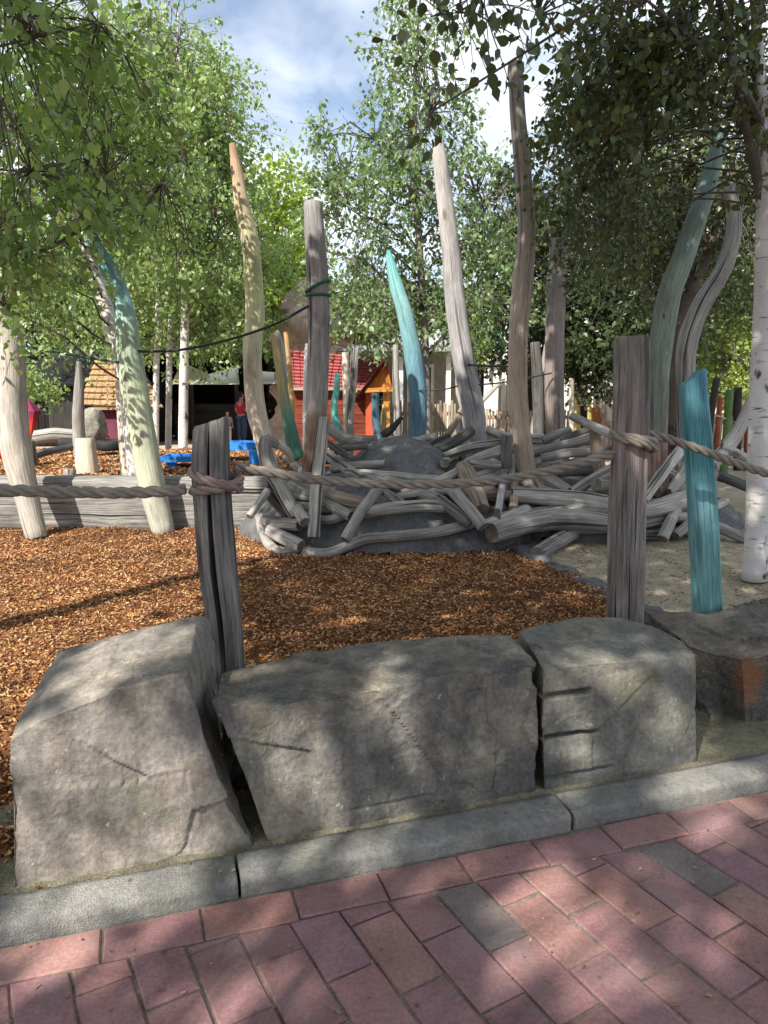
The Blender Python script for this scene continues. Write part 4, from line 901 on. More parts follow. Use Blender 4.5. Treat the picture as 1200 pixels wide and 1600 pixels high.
pole('log_post', 'small sawn block beside the red stained short post', [(109, 734, 8), (109, 755, 8)], 7.7, 'pale', cat='block', cross=(1, 1, 8), base_z=.35)
pole('tree_stump', 'old grey stump behind the leftmost bleached pole', [(46, 690, 8), (48, 710, 9), (50, 735, 11)], 8.6, 'greyd', cat='stump', base_z=.35)
pole('driftwood_pole', 'rough grey post in front of the dark shed', [(123, 566, 4), (124, 600, 7), (122, 650, 9), (124, 690, 10)], 10.0, 'grey', PG, base_z=.35)
def lump(name, label, cat, ctr, rad, mat, seed=1, nlat=22, nlon=32, amp=.18, flat=0.0):
    V, F_ = [], []
    for i in range(nlat+1):
        th = math.pi*i/nlat
        for j_ in range(nlon):
            ph = 2*math.pi*j_/nlon; d = Vector((math.sin(th)*math.cos(ph), math.sin(th)*math.sin(ph), math.cos(th)))
            r = 1+amp*mnoise.fractal(d*1.6+Vector((seed*3.1, 0, 0)), .9, 2, 4)
            V.append([d.x*r*rad[0], d.y*r*rad[1], max(d.z*r*rad[2], -rad[2]*.7)])
    idx = np.arange(len(V)).reshape(nlat+1, nlon); nx = np.roll(idx, -1, 1)
    q = np.stack([idx[:-1], idx[1:], nx[1:], nx[:-1]], -1).reshape(-1, 4)
    o = link(name, np_mesh(name, V, [q], [mat]), None, ctr); return props(o, label, cat)
c = P(147, 665, 11.0); lump('boulder', 'rounded mossy grey boulder before the orange roofed hut', 'boulder', c, (.17, .2, .28), M['bldr'], 3)
def tyre(name, label, ctr, R, r, rot):
    V = []
    for i in range(40):
        a = 2*math.pi*i/40
        for j_ in range(16):
            b_ = 2*math.pi*j_/16; rr = r*(1 if True else 1); cx = math.copysign(abs(math.cos(b_))**.6, math.cos(b_)); sz = math.copysign(abs(math.sin(b_))**.6, math.sin(b_))
            tread = .012*(1 if (i % 2 and cx > .7) else 0); V.append([(R+cx*r-tread)*math.cos(a), (R+cx*r-tread)*math.sin(a), sz*r*.9])
    idx = np.arange(640).reshape(40, 16); nx = np.roll(idx, -1, 0); q = np.stack([idx, nx, np.roll(nx, -1, 1), np.roll(idx, -1, 1)], -1).reshape(-1, 4)
    o = link(name, np_mesh(name, V, [q], [M['rubber']]), None, ctr); o.rotation_euler = rot; return props(o, label, 'tyre')
tyre('tyre', 'black tyre lying on the chips before the purple hut wall', P(173, 695, 10.2), .14, .075, (.05, 0, 0))
log2 = MB().tube([P(52, 684, 10.6), P(85, 680, 10.7), P(122, 682, 10.8)], [.10, .11, .10], 14, .06, .06).build('fallen_log', [M['pale'], M['end']]); props(log2, 'pale fallen log lying in front of the dark shed', 'log')
log2 = MB().tube([P(94, 694, 10.0), P(118, 694, 10.05)], [.09, .09], 14, .06, .05).build('fallen_log', [M['darkw'], M['end']]); props(log2, 'short dark log beside the rough grey post', 'log')
log2 = MB().tube([P(55, 712, 9.2), P(75, 706, 9.4), P(112, 698, 9.7)], [.05, .05, .04], 14, .06, .05, cross=(1, .5, 4)).build('fallen_log', [M['lav'], M['end']]); props(log2, 'flat lavender grey board lying on the terrace chips', 'board')
mb = MB(); cc = P(46, 655, 9.2); sc2 = 9.2/F
V = np.array([[-14, 0, -26], [12, -8, -18], [12, 8, -18], [-8, 10, -18], [-14, -10, -18], [2, 0, 34]], float)
ring = [(-12, -9, -14), (13, -10, -16), (16, 9, -14), (-9, 11, -16)]
V = np.array([[0, 0, 32]]+[[a_, b_, -(c_)*-1*-1] for a_, b_, c_ in ring]+[[-2, 0, -34]], float)*sc2; V[1:5, 2] = np.array([14, 12, 14, 12])*sc2
t = []
for i in range(4): t += [(0, 1+i, 1+(i+1) % 4), (5, 1+(i+1) % 4, 1+i)]
z = V[:, 2]; mb.add(V+cc, None, t, V+3, (z-z.min())/(z.max()-z.min()))
mb.tube([cc+[0, 0, -34*sc2+.02], cc*[1, 1, 0]+[0, 0, .4]], [.02, .025], 8)
props(mb.build('spinning_toy', [M['spike'], M['steel']], smooth=False), 'faceted purple and red spike toy beside the leftmost bleached pole', 'toy')
# blue water troughs
def trough(label, x0, x1, ytop, Y, hpx, legpx):
    a_, b_ = P(x0, ytop, Y), P(x1, ytop, Y); L = b_[0]-a_[0]; c = (a_+b_)/2; root = empty('water_trough', (c[0], c[1], .4), label, 'trough', 'blue water play troughs')
    h = hpx/F*Y; d = .32
    m = MB(); m.box((c[0], c[1]-d/2, c[2]-h/2), (L, .035, h)); m.box((c[0], c[1]+d/2, c[2]-h/2), (L, .035, h)); m.box((a_[0]+.017, c[1], c[2]-h/2), (.034, d-.036, h)); m.box((b_[0]-.017, c[1], c[2]-h/2), (.034, d-.036, h)); m.box((c[0], c[1], c[2]-h+.02), (L-.07, d-.036, .025))
    m.build('basin', M['blue'], root, smooth=False)
    for xx in (a_[0]+.08, b_[0]-.08):
        m = MB(); m.box((xx, c[1], (c[2]-h+.38)/2), (.07, .2, c[2]-h-.38)); m.build('leg', M['cream'], root, smooth=False)
    return root
trough('blue painted trough with low side panel left of the split post', 256, 330, 711, 8.7, 9, 30)
trough('blue trough right of the split post under the yellow green pole', 338, 408, 690, 9.3, 12, 30)
m = MB(); cc = P(269, 728, 8.6); m.box(cc, (.10, .05, .20)); m.box(cc+[.04, .06, -.05], (.2, .05, .06)); props(m.build('trough_spout', M['blue'], smooth=False), 'upright blue spout board at the left trough end', 'spout')
o = MB().tube([P(401, 703, 9.0), P(401, 726, 9.0)], [.10, .09], 18, .03, .0).build('bucket', [M['blue'], M['dark']]); props(o, 'bright blue bucket below the right trough', 'bucket')
# ropes / cables between poles
def cable(label, pts, r, mat, name='cable'):
    w_ = [P(*p) for p in pts]
    return props(MB().tube(w_, [r]*len(w_), 8, .1, .0).build(name, M[mat]), label, 'cable')
cable('green cable running from bleached pole to pale green pole', [(14, 534, 6.75), (60, 545, 6.75), (120, 556, 6.78), (190, 567, 6.82)], .012, 'cabg')
cable('dark cable rising from the pale green pole to the tall grey pole', [(212, 549, 6.85), (280, 547, 6.85), (360, 530, 6.83), (430, 506, 6.8), (482, 478, 6.78)], .012, 'cabd')
g0 = P(497, 458, 6.86); rg = .108
m = MB()
for zz, da in ((-.02, .0), (.06, .05)):
    pts = [np.array([g0[0]+math.cos(a)*rg, g0[1]+math.sin(a)*rg, g0[2]+zz+da*math.cos(a)]) for a in np.linspace(0, 6.2, 16)]; m.tube(pts, [.014]*16, 8, .05, 0)
props(m.build('cable_tie', M['cabg']), 'dark green cable loops tied around the tall grey pole', 'cable')
cable('thin dark cable from turquoise pole to silver pole', [(655, 610, 8.2), (690, 609, 8.1), (728, 600, 7.85)], .008, 'cabd')
cable('thin dark cable from silver pole to brown grey pole', [(735, 602, 7.8), (790, 597, 8.0), (862, 583, 8.15)], .008, 'cabd')
cable('dark upper cable between silver pole and tallest pole', [(730, 570, 7.8), (770, 572, 7.5), (810, 572, 7.15)], .011, 'cabd')
cable('thin rope between the far right stakes', [(1110, 648, 11), (1128, 652, 11.2), (1152, 662, 12)], .012, 'pale', 'thin_rope')
#@@BACK
# ------------------------------------------------------------------ background buildings
def PW(px, py, Y): return P(px, py, Y)
# red playhouse
Y0 = 12.6; root = empty('playhouse', (P(530, 640, Y0)[0], Y0, 0), 'crooked wooden playhouse with pink red shingle roof and orange gable', 'playhouse')
A = P(446, 546, Y0+1.0); Bp = P(602, 560, Y0+.9); Cc = P(578, 612, Y0); Dd = P(452, 606, Y0)
m = MB(); rows = 11
for i in range(rows):
    f0, f1 = i/rows, (i+1.18)/rows
    for cpl in range(1):
        a0, b0 = A+(Dd-A)*f0, Bp+(Cc-Bp)*f0; a1, b1_ = A+(Dd-A)*f1, Bp+(Cc-Bp)*f1
        lift = np.array([0, -.02, .035]); n_ = 14
        for k_ in range(n_):
            u0, u1 = k_/n_+.004, (k_+1)/n_-.004; jj = rng.normal(0, .006)
            q4 = [a0+(b0-a0)*u0, a0+(b0-a0)*u1, a1+(b1_-a1)*u1+lift*(1+jj*10), a1+(b1_-a1)*u0+lift]
            m.prism([q4[3], q4[2], q4[1], q4[0]], (0, .012, -.02))
m.build('roof', M['roofred'], root, smooth=False)
m = MB(); bk = A+[0, 1.0, -.55]; m.prism([A+[0, .03, -.01], Bp+[0, .03, -.01], Bp+[0, 1.0, -.55], bk], (0, -.01, -.03)); m.build('rear_roof', M['roofred'], root, smooth=False)
m = MB(); zt = Dd[2]; xl, xr = Dd[0]+.06, Cc[0]-.02; nb_ = 9
for i in range(nb_):
    z0_, z1_ = zt*i/nb_, zt*(i+1)/nb_-.008; m.box(((xl+xr)/2, Y0+.1+.004*(i % 2), (z0_+z1_)/2), (xr-xl, .03, z1_-z0_))
m.box(((xl+xr)/2, Y0+1.0, zt/2), (xr-xl, 1.7, zt*.98)); m.build('wall', M['redwall'], root, smooth=False)
m = MB(); m.box(((xl+xr)/2, Y0-.03, zt-.015), (xr-xl+.08, .05, .05)); m.build('eaves_board', M['fencew'], root, smooth=False)
pk, le, ri = P(604, 561, Y0-.25), P(553, 626, Y0-.3), P(614, 603, Y0-.2)
wl, wr_ = P(571, 620, Y0-.2), P(609, 612, Y0-.2)
m = MB(); m.prism([pk+[0, .02, -.08], P(612, 604, Y0-.2), P(575, 607, Y0-.2)], (0, .06, 0)); m.build('gable', M['orange'], root, smooth=False)
m = MB()
for a_, b_ in ((pk, le), (pk, ri)):
    dv = (b_-a_); m.prism([a_+[0, -.06, .03], b_+[0, -.06, .0], b_+[0, -.06, -.07], a_+[0, -.06, -.09]], (0, .10, 0)); m.prism([a_+[0, -.1, .05], b_+[0, -.1, .02], b_+[0, -.1, -.0], a_+[0, -.1, .02]], (0, .9, -.0))
m.build('barge_board', M['maroon'], root, smooth=False)
m = MB(); m.box((P(592, 609, Y0-.3)+np.array([0, 0, 0])), (.50, .07, .07), ry=-.05); m.build('lintel', M['orange'], root, smooth=False)
m = MB()
zl = P(590, 612, Y0-.2)[2]
for (xa, xb, mt) in ((571, 583, 0),):
    m.box(((P(xa, 640, Y0-.2)[0]+P(xb, 640, Y0-.2)[0])/2, Y0-.17, zl/2), (P(xb, 640, Y0-.2)[0]-P(xa, 640, Y0-.2)[0], .06, zl))
m.build('front_panel', M['redor'], root, smooth=False)
m = MB(); xa, xb = P(599, 640, Y0-.2)[0], P(609, 640, Y0-.2)[0]; m.box(((xa+xb)/2, Y0-.17, zl/2), (xb-xa, .06, zl)); m.build('front_panel', M['orange'], root, smooth=False)
m = MB(); xa, xb = P(583.5, 640, Y0-.2)[0], P(598.5, 640, Y0-.2)[0]; m.box(((xa+xb)/2, Y0-.05, zl/2), (xb-xa, .04, zl-.01)); dr = m.build('doorway', M['dark'], root, smooth=False)
m = MB()
for xx in np.linspace(xa+.02, xb-.02, 4): m.box((xx, Y0-.09, zl*.88), (.012, .02, .16))
for zz in (zl*.83, zl*.9): m.box(((xa+xb)/2, Y0-.105, zz), (xb-xa, .012, .012))
m.build('window_bars', M['steel'], root, smooth=False)
o = lump('lantern', 'x', 'x', P(556, 612, Y0-.36), (.04, .04, .045), M['yellow'], 2, 10, 14, .02)
bpy.data.objects.remove(o)
m = MB(); m.tube([P(556, 613.5, Y0-.36), P(556, 608.5, Y0-.36)], [.035, .035], 12, .02, 0, capin=.6); m.build('ball_ornament', M['yellow'], root)
# orange roofed hut with purple wall
Yh = 13.5; c = P(190, 680, Yh); root = empty('hut', (c[0], Yh, .0), 'small hut with orange shingle roof over a purple wall', 'hut')
a0, a1, b0, b1_ = P(150, 560, Yh+1.0), P(212, 560, Yh+1.0), P(255, 637, Yh), P(124, 633, Yh)
m = MB(); rows = 8
for i in range(rows):
    f0, f1 = i/rows, (i+1.15)/rows; n_ = 12
    for k_ in range(n_):
        u0, u1 = k_/n_+.003, (k_+1)/n_-.003; top_ = lambda u: a0+(a1-a0)*u; bot = lambda u: b1_+(b0-b1_)*u
        q4 = [top_(u)+(bot(u)-top_(u))*f for u, f in ((u0, f1), (u1, f1), (u1, f0), (u0, f0))]; q4[0] = q4[0]+[0, -.02, .04]; q4[1] = q4[1]+[0, -.02, .04]
        m.prism(q4, (0, .012, -.02))
m.build('roof', M['roofor'], root, smooth=False)
m = MB(); zt = b1_[2]-.03; xl, xr = b1_[0]+.35, b0[0]-.45; m.box(((xl+xr)/2, Yh+.5, (zt+.0)/2), (xr-xl, .7, zt)); m.build('wall', M['purple'], root, smooth=False)
m = MB(); m.box(((xl+xr)/2, Yh+.03, zt-.02), (xr-xl+.2, .06, .07)); m.build('eaves_board', M['roofor'], root, smooth=False)
m = MB(); m.box(((xl+xr)/2+.15, Yh+.13, .75), (.34, .03, .5)); m.build('hatch', M['dark'], root, smooth=False)
# dark shed
Ys = 17.0; xl, xr = P(20, 640, Ys)[0], P(226, 640, Ys)[0]; zt = P(100, 596, Ys)[2]; root = empty('shed', ((xl+xr)/2, Ys, 0), 'black timber shed in deep shade under the trees', 'shed')
m = MB(); nb_ = 40
m.box(((xl+xr)/2, Ys+1.2, zt/2), (xr-xl-.1, 2.2, zt))
for i in range(nb_):
    xx = xl+(xr-xl)*(i+.5)/nb_; m.box((xx, Ys+.08+.012*(i % 2), zt/2), ((xr-xl)/nb_-.01, .03, zt))
m.build('wall', M['blackw'], root, smooth=False)
m = MB(); m.prism([(xl-.3, Ys-.35, zt-.05), (xr+.3, Ys-.35, zt-.05), (xr-.6, Ys+1.3, zt+.75), (xl+.6, Ys+1.3, zt+.75)], (0, .02, -.06)); m.prism([(xr+.3, Ys+2.9, zt-.05), (xl-.3, Ys+2.9, zt-.05), (xl+.6, Ys+1.32, zt+.75), (xr-.6, Ys+1.32, zt+.75)], (0, -.02, -.06)); m.build('roof', M['blackw'], root, smooth=False)
for px in (52, 80, 110):
    cx = P(px, 615, Ys)[0]; m = MB(); zz = P(px, 617, Ys)[2]
    for dx in (-.17, .17): m.box((cx+dx, Ys+.04, zz), (.05, .05, .5))
    for dz in (-.25, .25): m.box((cx, Ys+.04, zz+dz), (.39, .05, .05))
    wf = m.build('window', M['darkw'], root, smooth=False)
    m = MB(); m.box((cx, Ys+.05, zz), (.29, .012, .45)); m.build('pane', M['dark'], wf, loc=root.location, smooth=False)
m = MB(); m.box(P(88, 609, Ys-.02), (.10, .012, .2)); m.build('notice', M['paper'], root, smooth=False)
m = MB(); m.box(P(97, 640, Ys-.01), (.62, .05, .9)); m.build('door', M['darkw'], root, smooth=False)
# market stall with sails
def sail(name, label, corners, mat, sag=.12, th=.012):
    c = [np.array(p) for p in corners]; n = 14; V = []
    for i in range(n+1):
        for j_ in range(n+1):
            u, v = i/n, j_/n; p = (c[0]*(1-u)+c[1]*u)*(1-v)+(c[3]*(1-u)+c[2]*u)*v; p = p-ZUP*sag*16*u*(1-u)*v*(1-v)
            V.append(p)
    nt_ = len(V); V = V+[p-ZUP*th for p in V]; idx = np.arange(nt_).reshape(n+1, n+1)
    q = np.stack([idx[:-1, :-1], idx[1:, :-1], idx[1:, 1:], idx[:-1, 1:]], -1).reshape(-1, 4); q2 = q[:, ::-1]+nt_
    ed = np.concatenate([idx[0, :], idx[1:, -1], idx[-1, -2::-1], idx[-2:0:-1, 0]]); e2 = np.roll(ed, -1); q3 = np.stack([ed, e2, e2+nt_, ed+nt_], -1)
    o = link(name, np_mesh(name, V, [q, q2, q3], [mat])); return props(o, label, 'shade sail', 'shade sails in the background')
Yc = 16.0
sail('shade_sail', 'white canvas canopy left of the yellow green pole', [P(296, 600, Yc), P(374, 600, Yc), P(372, 572, Yc+2.2), P(328, 584, Yc+2.2)], M['canw'], .08)
sail('shade_sail', 'olive canvas canopy beside the white canopy', [P(268, 600, Yc+.4), P(318, 597, Yc+.4), P(326, 584, Yc+2), P(283, 566, Yc+2)], M['cano'], .06)
sail('shade_sail', 'white canopy piece right of the yellow green pole', [P(404, 600, Yc), P(436, 598, Yc), P(434, 582, Yc+2), P(408, 580, Yc+2)], M['canw'], .05)
root = empty('stall', (P(310, 640, 19)[0], 18.8, 0), 'dark open fronted stall beneath the canvas canopies', 'stall')
xl, xr = P(232, 640, 19)[0], P(446, 640, 19)[0]
m = MB(); m.box(((xl+xr)/2, 20.6, 1.05), (xr-xl, .1, 2.1)); m.box(((xl+xr)/2, 19.7, 2.12), (xr-xl, 2.0, .08)); m.box((xl, 19.7, 1.05), (.1, 1.8, 2.1)); m.box((xr, 19.7, 1.05), (.1, 1.8, 2.1)); m.build('wall', M['blackw'], root, smooth=False)
m = MB(); m.box(((xl+xr)/2, 19.4, .45), (xr-xl-1.2, .5, .9)); m.build('counter', M['darkw'], root, smooth=False)
for xx in np.linspace(xl+.05, xr-.05, 4):
    m = MB(); m.box((xx, 18.75, 1.05), (.09, .09, 2.1)); m.build('post', M['darkw'], root, smooth=False)
# dark olive sail under the middle tree
sail('shade_sail', 'dark olive sail hanging low behind the turquoise pole', [P(498, 512, 12), P(622, 526, 12.2), P(604, 494, 14.5), P(520, 490, 14.5)], M['cand'], .35)
# artificial rock tower
root = empty('rock_tower', (P(485, 640, 17)[0], 17, 0), 'reddish artificial rock tower rising behind the red roof', 'rock tower')
m = MB(); m.tube([P(474, 700, 17), P(476, 600, 17), P(478, 500, 17), P(476, 470, 17), P(478, 435, 17)], [.75, .7, .62, .42, .10], 28, .1, .16); m.build('spire', M['rock'], root)
m = MB(); m.tube([P(444, 528, 16.5), P(470, 512, 16.5), P(520, 516, 16.5), P(548, 530, 16.5)], [.25, .38, .36, .2], 24, .08, .18); m.build('ledge', M['rock'], root)
# pale pavilion and fences
Yp = 21.0; xl, xr = P(510, 640, Yp)[0], P(962, 640, Yp)[0]; zt = P(700, 545, Yp)[2]; root = empty('pavilion', ((xl+xr)/2, Yp, 0), 'long pale pavilion with white posts behind the driftwood nest', 'pavilion')
m = MB(); m.box(((xl+xr)/2, Yp+2.0, zt/2), (xr-xl, .15, zt)); m.build('wall', M['paledeck'], root, smooth=False)
m = MB(); m.prism([(xl-.3, Yp-.6, zt), (xr+.3, Yp-.6, zt), (xr+.3, Yp+2.4, zt+.7), (xl-.3, Yp+2.4, zt+.7)], (0, 0, -.09)); m.build('roof', M['greyroof'], root, smooth=False)
for xx in np.linspace(xl+.1, xr-.1, 13):
    m = MB(); m.box((xx, Yp-.1, zt/2), (.13, .13, zt)); m.build('post', M['white'], root, smooth=False)
for px in (662, 765, 846, 905):
    cx = P(px, 600, Yp)[0]; m = MB(); m.box((cx-.36, Yp+1.86, .95), (.09, .1, 1.9)); m.box((cx+.36, Yp+1.86, .95), (.09, .1, 1.9)); m.box((cx, Yp+1.86, 1.95), (.81, .1, .1)); fr = m.build('door', M['white'], root, smooth=False)
    m = MB(); m.box((cx, Yp+1.88, .95), (.62, .04, 1.88)); m.build('door_leaf', M['dark'], fr, loc=root.location, smooth=False)
def picket(label, x0, x1, Y, ytop, ybot, n_):
    a_, b_ = P(x0, ytop, Y), P(x1, ytop, Y); z1 = P((x0+x1)/2, ytop, Y)[2]; z0 = max(0, P((x0+x1)/2, ybot, Y)[2]); root = empty('picket_fence', ((a_[0]+b_[0])/2, Y, 0), label, 'fence', 'pale timber fences')
    m = MB()
    for i in range(n_):
        xx = a_[0]+(b_[0]-a_[0])*(i+.5)/n_; h = z1+rng.normal(0, .03); m.box((xx, Y, (z0+h)/2), ((b_[0]-a_[0])/n_*.72, .025, h-z0), rx=0, ry=rng.normal(0, .012))
    m.build('pickets', M['fencew'], root, smooth=False)
    m = MB()
    for f in (.2, .8): m.box(((a_[0]+b_[0])/2, Y+.035, z0+(z1-z0)*f), (b_[0]-a_[0], .04, .08))
    m.build('rails', M['fencew'], root, smooth=False)
picket('pale picket fence between the orange gable and turquoise pole', 606, 722, 14.5, 630, 712, 26)
picket('long low picket fence behind the right half of the nest', 742, 1060, 16.5, 640, 700, 60)
picket('lower bright picket fence behind the teal post', 1064, 1330, 15.5, 650, 700, 44)
# steel masts on the right of the gable
for px, lab in ((587, 'thin steel mast above the red roof, nearer the cream stake'), (600, 'thin steel mast above the orange gable')):
    o = MB().tube([P(px, 600, 18)*[1, 1, 0], P(px, 515, 18)], [.04, .035], 10, .3, 0).build('steel_mast', M['steel']); props(o, lab, 'mast')
# tall pale climbing tower beyond the tallest pole
root = empty('climbing_tower', (P(778, 600, 18)[0], 18, 0), 'pale climbing tower with teal panel behind the tallest pole', 'climbing tower')
for px in (762, 775, 790, 800):
    m = MB(); z_ = P(px, 470, 18)[2]; m.box((P(px, 500, 18)[0], 18+(px % 2)*.6, z_/2), (.1, .1, z_)); m.build('post', M['white'], root, smooth=False)
m = MB(); m.box((P(783, 520, 18)[0], 18.1, P(783, 525, 18)[2]), (.2, .05, 1.0)); m.build('panel', M['turqs'], root, smooth=False)
m = MB(); m.box((P(781, 570, 18)[0], 18.3, P(781, 570, 18)[2]), (.75, .8, .08)); m.build('deck', M['fencew'], root, smooth=False)
m = MB(); a_ = P(790, 590, 17.4); b_ = P(742, 640, 16.9); m.prism([a_+[0, 0, 0], a_+[0, .6, 0], b_+[0, .6, 0], b_], (0, 0, -.06)); m.build('ramp', M['paledeck'], root, smooth=False)
o = props(MB().tube([P(-8, 705, 9.0), P(9, 712, 9.0)], [.08, .05], 14, .03, .05).build('sand_toy', M['redplastic']), 'red plastic toy on the chips at the far left', 'toy')
#@@PEOPLE
# ------------------------------------------------------------------ people
def skinmesh(name, verts, edges, radii, mat, parent, sub=2):
    me = bpy.data.meshes.new(name); me.from_pydata([tuple(v) for v in verts], edges, []); me.materials.append(mat)
    o = link(name, me, parent); md = o.modifiers.new('skin', 'SKIN'); sv = me.skin_vertices[0].data
    for i, r in enumerate(radii): sv[i].radius = (r, r) if np.isscalar(r) else r
    sv[0].use_root = True; md.use_smooth_shade = True
    o.modifiers.new('sub', 'SUBSURF').levels = sub; o.modifiers['sub'].render_levels = sub
    return o
def person(label, px, pyfeet, Y, h, rz, shirt, trou, hair, arm=.25, z0=None):
    g = P(px, pyfeet, Y); g[2] = 0 if z0 is None else z0
    r = empty('person', g, label, 'person', None); r.rotation_euler = (0, 0, rz); s = h/1.75
    J = dict(pel=(0, 0, .93), w=(0, .01, 1.08), ch=(0, .015, 1.28), nk=(0, .01, 1.45), hd0=(0, -.01, 1.53), hd=(0, -.015, 1.63), top=(0, 0, 1.72))
    V, E_, R_ = [], [], []
    def add(p, rad, par=None):
        V.append(tuple(c_*s for c_ in p)); R_.append(rad*s if np.isscalar(rad) else tuple(x_*s for x_ in rad)); i = len(V)-1
        if par is not None: E_.append((par, i))
        return i
    pel = add(J['pel'], (.15, .10)); wst = add(J['w'], (.13, .09), pel); ch = add(J['ch'], (.15, .10), wst); nk = add(J['nk'], .05, ch); h0 = add(J['hd0'], .065, nk); hd = add(J['hd'], (.078, .092), h0); tp = add(J['top'], (.055, .065), hd)
    nose = add((0, -.115, 1.615), .012, hd); earl = add((.085, 0, 1.62), .014, hd); earr = add((-.085, 0, 1.62), .014, hd)
    hands = []
    for sg in (1, -1):
        sh = add((sg*.17, .015, 1.38), .055, ch); el = add((sg*(.22+.05*arm), .04, 1.12), .042, sh); wr = add((sg*.22, -.10-.2*arm, .92+.12*arm), .03, el); pm = add((sg*.215, -.16-.22*arm, .88+.12*arm), (.036, .02), wr)
        for k_ in range(4): f1 = add((sg*(.19+.016*k_), -.20-.22*arm, .855+.12*arm), .009, pm); add((sg*(.19+.016*k_), -.215-.22*arm, .825+.12*arm-.004*(k_ % 2)), .007, f1)
        t1 = add((sg*.175, -.155-.22*arm, .87+.12*arm), .01, pm)
        hp = add((sg*.09, 0, .88), .095, pel); kn = add((sg*.10, -.02, .50), .062, hp); an = add((sg*.10, .02, .09), .042, kn); add((sg*.105, -.12, .035), .035, an)
    skinmesh('body', V, E_, R_, M['skin'], r, 2)
    V, E_, R_ = [], [], []
    a = add((0, 0, .90), (.165, .115)); b = add(J['w'], (.155, .11), a); c = add(J['ch'], (.17, .118), b); d = add((0, .01, 1.42), (.075, .07), c)
    for sg in (1, -1): e_ = add((sg*.175, .015, 1.375), .07, c); f_ = add((sg*(.215+.04*arm), .035, 1.18), .06, e_)
    skinmesh('shirt', V, E_, R_, M[shirt], r, 2)
    V, E_, R_ = [], [], []
    a = add((0, 0, .93), (.16, .11)); 
    for sg in (1, -1): b = add((sg*.09, 0, .86), .108, a); c = add((sg*.10, -.02, .50), .08, b); d = add((sg*.10, .02, .10), .062, c)
    skinmesh('trousers', V, E_, R_, M[trou], r, 2)
    for sg in (1, -1):
        V, E_, R_ = [], [], []; a = add((sg*.10, .03, .05), .048); b = add((sg*.105, -.14, .035), .04, a); skinmesh('shoe', V, E_, R_, M['shoe'], r, 1)
    V, E_, R_ = [], [], []; a = add((0, .03, 1.66), (.088, .085)); b = add((0, .015, 1.72), (.07, .07), a); c = add((0, .06, 1.56), (.06, .045), a)
    skinmesh('hair', V, E_, R_, M[hair], r, 2)
    for sg in (1, -1):
        m_ = MB(); m_.tube([np.array((sg*.032, -.098, 1.64))*s, np.array((sg*.032, -.108, 1.64))*s], [.010*s, .008*s], 8, .01, 0); e_ = m_.build('eye', M['dark'], None, loc=(0, 0, 0)); e_.parent = r
    m_ = MB(); m_.tube([np.array((-.022, -.10, 1.575))*s, np.array((.022, -.10, 1.575))*s], [.007*s]*2, 8, .01, 0); e_ = m_.build('mouth', M['redshirt'], None, loc=(0, 0, 0)); e_.parent = r
    return r
person('child in red shirt and blue jeans standing by the yellow green pole', 379, 688, 18, 1.22, 2.6, 'redshirt', 'jeans', 'hair')
person('small child in pale pink beside the child in red', 357, 690, 17.6, .78, .4, 'pinkcl', 'whitecl', 'hair')
person('person in black clothing standing right of the brown grey pole', 911, 690, 15.4, 1.18, .3, 'blackcl', 'blackcl', 'hair')
person('person in orange top behind the thin balanced log', 931, 690, 15.0, 1.15, -.4, 'orgcl', 'jeans', 'hair')
person('person in white top left of the reddish post', 949, 692, 14.6, 1.25, .5, 'whitecl', 'pinkcl', 'hair')
#@@TREES
# ------------------------------------------------------------------ trees
def leaf_mesh(name, C_, size, mat, big=True, droop=.6, seedn=None):
    n = len(C_)
    ax = rng.normal(0, 1, (n, 3)); ax[:, 2] -= droop*2; ax /= np.linalg.norm(ax, axis=1)[:, None]
    nr = rng.normal(0, 1, (n, 3)); nr[:, 2] += .5; nr -= ax*(nr*ax).sum(1)[:, None]; nr /= np.linalg.norm(nr, axis=1)[:, None]
    sd = np.cross(ax, nr); S = size*rng.uniform(.42, 1.3, n)
    if big: T_ = np.array([[0, 0, 0], [.16, .26, .05], [.42, .38, .07], [.72, .22, .04], [1.05, 0, -.06], [.72, -.22, .04], [.42, -.38, .07], [.16, -.26, .05], [.3, 0, -.02], [.65, 0, -.03]]); Fq = np.array([[0, 8, 2, 1], [8, 9, 3, 2], [0, 7, 6, 8], [8, 6, 5, 9]]); Ft = np.array([[9, 4, 3], [9, 5, 4]])
    else: T_ = np.array([[0, 0, 0], [.42, .36, .07], [1.0, 0, -.03], [.42, -.36, .07]]); Fq = None; Ft = np.array([[0, 2, 1], [0, 3, 2]])
    curl = rng.uniform(-.5, 1.6, (n, 1)); k = len(T_)
    V = C_[:, None]+(ax[:, None]*T_[None, :, :1]+sd[:, None]*T_[None, :, 1:2]+nr[:, None]*(T_[None, :, 2:]*curl[:, :, None]))*S[:, None, None]
    base = (np.arange(n)*k)[:, None, None]; fs = []
    if Fq is not None: fs.append((Fq[None]+base).reshape(-1, 4))
    fs.append((Ft[None]+base).reshape(-1, 3))
    return np_mesh(name, V.reshape(-1, 3), fs, [mat], smooth=bool(big))
